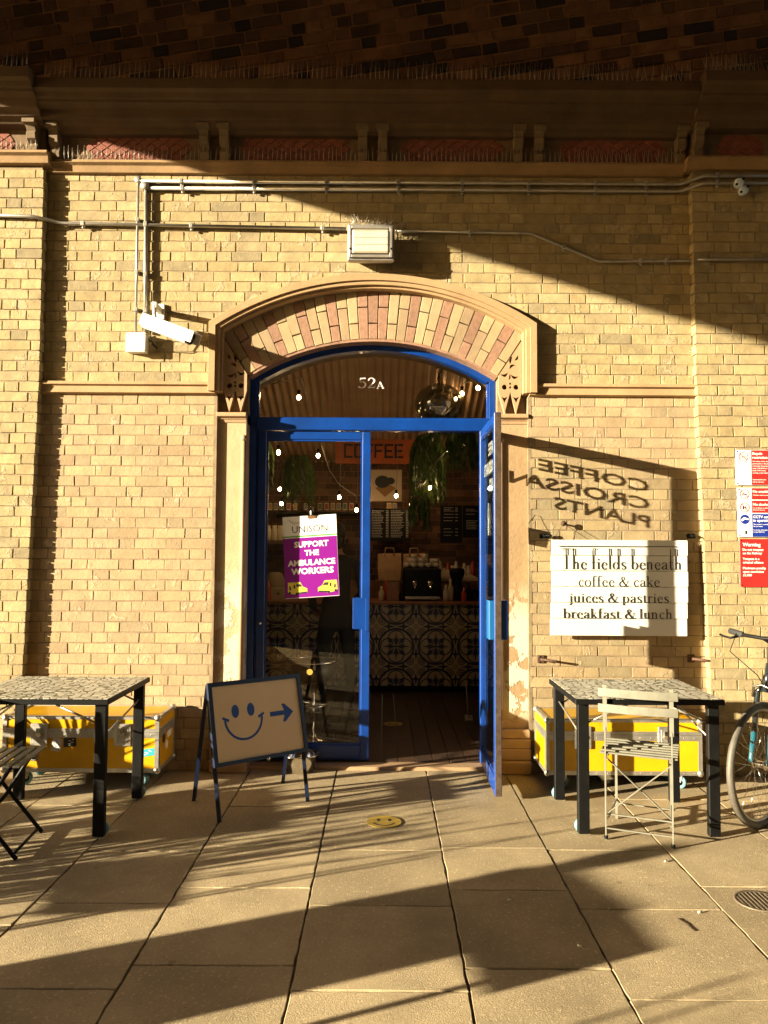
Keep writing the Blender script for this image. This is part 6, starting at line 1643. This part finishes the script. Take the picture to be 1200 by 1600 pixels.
hr = MB(); hr.ball((0, .0, 1.70), .098, 18, 12, (.86, 1.0, 1.0)); hr.ball((0, -.035, 1.63), .075, 14, 10, (.9, .7, 1.2)); hr.build('hair', mat('dark_hair', (.02, .012, .008), .6), pr_, world=False)
fc_ = MB(); fc_.ball((-.028, .115, 1.665), .011, 8, 6); fc_.ball((.028, .115, 1.665), .011, 8, 6); fc_.build('eyes', M['vinyl'], pr_, world=False)
fc_ = MB(); fc_.rings([[(-.016, .112, 1.62), (.016, .112, 1.62), (.0, .13, 1.615), (0, .131, 1.614)], [(-.006, .118, 1.66), (.006, .118, 1.66), (.003, .122, 1.66), (-.003, .122, 1.66)]]); fc_.build('nose', skinm, pr_, world=False)
fc_ = MB(); fc_.ball((0, .112, 1.59), .018, 10, 6, (1.2, .4, .35)); fc_.build('mouth', mat('lips', (.35, .1, .08), .5), pr_, world=False)
for s in (-1, 1): fc_ = MB(); fc_.ball((s * .083, .02, 1.645), .022, 10, 8, (.35, .7, 1.1)); fc_.build('ear', skinm, pr_, world=False)
# ================================================================== UP THE STREET (unseen stand-ins added to throw the long shadows)
def up_of(px, py, t):       # ground point whose shadow tip falls at the pixel, t metres up-sun
    g = G(px, py); return g.x - TRAVEL.x / math.hypot(TRAVEL.x, TRAVEL.y) * t, g.y - TRAVEL.y / math.hypot(TRAVEL.x, TRAVEL.y) * t, t * math.tan(ELEV)

for i, (px, py, t, n, sp, lb) in enumerate(((880, 1262, 4.7, 13, .34, 'unseen leggy shrub added for shadow streaks, nearest the sunlit pavement edge'), (790, 1232, 4.4, 13, .34, 'unseen leggy shrub added for shadow streaks, closest to the viaduct wall'),
        (650, 1296, 4.0, 10, .28, 'smaller unseen leggy shrub added for shadow streaks, between the two rows'), (560, 1225, 3.6, 12, .34, 'wide unseen leggy shrub added for shadow streaks, beside the wall'), (720, 1262, 4.2, 11, .32, 'thin unseen leggy shrub added for shadow streaks, in the middle of the row'), (430, 1255, 3.3, 11, .30, 'low unseen leggy shrub added for shadow streaks, closest to the mosaic table'),
        (520, 1290, 3.5, 9, .26, 'sparse unseen leggy shrub added for shadow streaks, with a slight lean'), (380, 1310, 2.9, 8, .24, 'short unseen leggy shrub added for shadow streaks, beside the square table'))):
    x, y, h = up_of(px, py, t); plant(x, y, h, lb, n, sp, 30 + i, pr=.12, ph=.22, group='leggy potted shrubs added out of view for shadow streaks', stems=True, lw=.022, sr=.0085)  # made-up shrubs whose stems throw streaks across the paving
for i, (x, y, rz, lb) in enumerate(((-4.15, -1.15, .35, 'unseen dark folding chair added for its shadow, among the shrubs close to the wall'), (-4.55, -1.95, -.5, 'unseen dark folding chair added for its shadow, in the row of shrubs'), (-3.75, -2.05, 1.9, 'unseen dark folding chair added for its shadow, turned towards the lone slatted table'), (-5.0, -1.35, 2.6, 'unseen dark folding chair added for its shadow, furthest up the street'))):
    c = copy_tree(bist); c.location = (x, y, 0); c.rotation_euler = (0, 0, rz); c['label'] = lb  # copies placed out of view to throw extra leg streaks
c = copy_tree(tab0); c.location = (-4.75, -2.45, 0); c.rotation_euler = (0, 0, .25); c['label'] = 'unseen mosaic topped black table added among the chairs for its leg shadows'  # extra table out of view, there only for its shadow
# invented cabinet, post and low plate, added to throw the big block of shade
tv = Vector((TRAVEL.x, TRAVEL.y, 0)).normalized(); pn = Vector((-tv.y, tv.x, 0))
cabm = mat('cabinet_green', (.03, .07, .04), .5)
x, y, h = up_of(945, 1388, 5.0)
o = thing('shade_cabinet', 'green steel cabinet with a sloping lid, added out of view to throw the block of shade', 'cabinet', (x, y, 0), math.atan2(tv.y, tv.x))
mb = MB(); mb.cbox(-.34, .0, -.26, .20, 0, h - .03, .01); mb.build('cabinet_body', cabm, o, world=False)
mb = MB(); mb.prism([(-.25, h - .029), (.23, h - .029), (.20, h), (-.22, h)], -.37, .03, 'YZ'); mb.build('cabinet_lid', cabm, o, world=False)
for s in (-1, 1):
    mb = MB(); mb.cbox(.001, .008, -.01 + s * .10 - .09, -.01 + s * .10 + .09, .08, h - .1, .002); mb.build('cabinet_door', cabm, o, world=False)
x, y, h = up_of(1075, 1318, 6.3)
o = thing('bollard', 'unseen iron bollard with a ball top, added to lengthen the block of shade', 'bollard', (x, y, 0))
mb = MB(); mb.lathe([(.10, 0), (.10, .06), (.085, .1), (.07, h * .8), (.085, h * .82), (.085, h * .84), (.05, h * .86), (.08, h * .92), (.07, h * .98), (.002, h)], (0, 0, 0), 18); mb.build('post', M['dark'], o, world=False)
t_ = 3.7; x0, y0, h0 = up_of(952, 1395, t_); x1, y1, h1 = up_of(1036, 1482, t_)
o = thing('shade_board', 'low blank board on two short posts, added out of view for its shadow', 'board', ((x0 + x1) / 2, (y0 + y1) / 2, 0))
mb = MB(); mb.bar((x0, y0, h0 - .075), (x1, y1, h0 - .075), .025, .15); mb.build('board', cabm, o)
for k in (.15, .85):
    mb = MB(); q = Vector((x0, y0, 0)).lerp(Vector((x1, y1, 0)), k); mb.box(q.x - .012, q.x + .012, q.y - .012, q.y + .012, 0, h0 - .15); mb.build('post', cabm, o)
# made-up square cafe table out of view: its top throws the isolated patch
x, y, h = up_of(205, 1378, 2.9)
o = thing('cafe_table', 'small unseen square slatted table added to throw a lone patch of shade', 'table', (x, y, 0), R(8))
for k in range(7):
    mb = MB(); mb.cbox(-.27 + k * .078, -.27 + k * .078 + .0775, -.27, .27, h - .02, h, .001); mb.build('table_slat', M['dark'], o, world=False)
for sx in (-1, 1):
    for sy in (-1, 1): mb = MB(); mb.bar((sx * .25, sy * .25, 0), (sx * .22, sy * .22, h - .02), .018, .018); mb.build('leg', M['dark'], o, world=False)
# slim canes in pots, added out of view to throw the thin streaks
cane = mat('bamboo_cane', (.25, .18, .08), .6)
for i, (px, py, t, lb) in enumerate(((690, 1337, 3.6, 'unseen bamboo cane added for its streak, leaning a little, nearest the leggy shrubs'), (735, 1452, 4.0, 'unseen bamboo cane added for its streak, by the low board'), (765, 1442, 4.4, 'taller unseen bamboo cane added for its streak, by the low board'), (1195, 1532, 5.2, 'unseen bamboo cane added for its streak, nearest the kerb'), (1150, 1556, 5.0, 'second unseen bamboo cane from the kerb, added for its streak'), (600, 1476, 3.6, 'short unseen bamboo cane added for its streak, between the cabinet and the low board'), (480, 1246, 3.0, 'unseen bamboo cane added for its streak, beside the viaduct wall'), (900, 1300, 5.0, 'unseen bamboo cane added for its streak, behind the row of shrubs'))):
    x, y, h = up_of(px, py, t); o = thing('shadow_cane', lb, 'cane', (x, y, 0), 0, 'bamboo canes in small pots added out of view for shadow streaks')
    mb = MB(); mb.lathe([(.05, 0), (.07, .12), (.06, .12), (.002, .10)], (0, 0, 0), 12); mb.build('pot', pot, o, world=False)
    mb = MB(); mb.tube([(0, 0, .1), (.02 * (i % 3 - 1), .03 * (i % 2), h * .5), (.03 * (i % 3 - 1), .05 * (i % 2), h)], [.011, .010, .008], 6); mb.build('stick', cane, o, world=False)
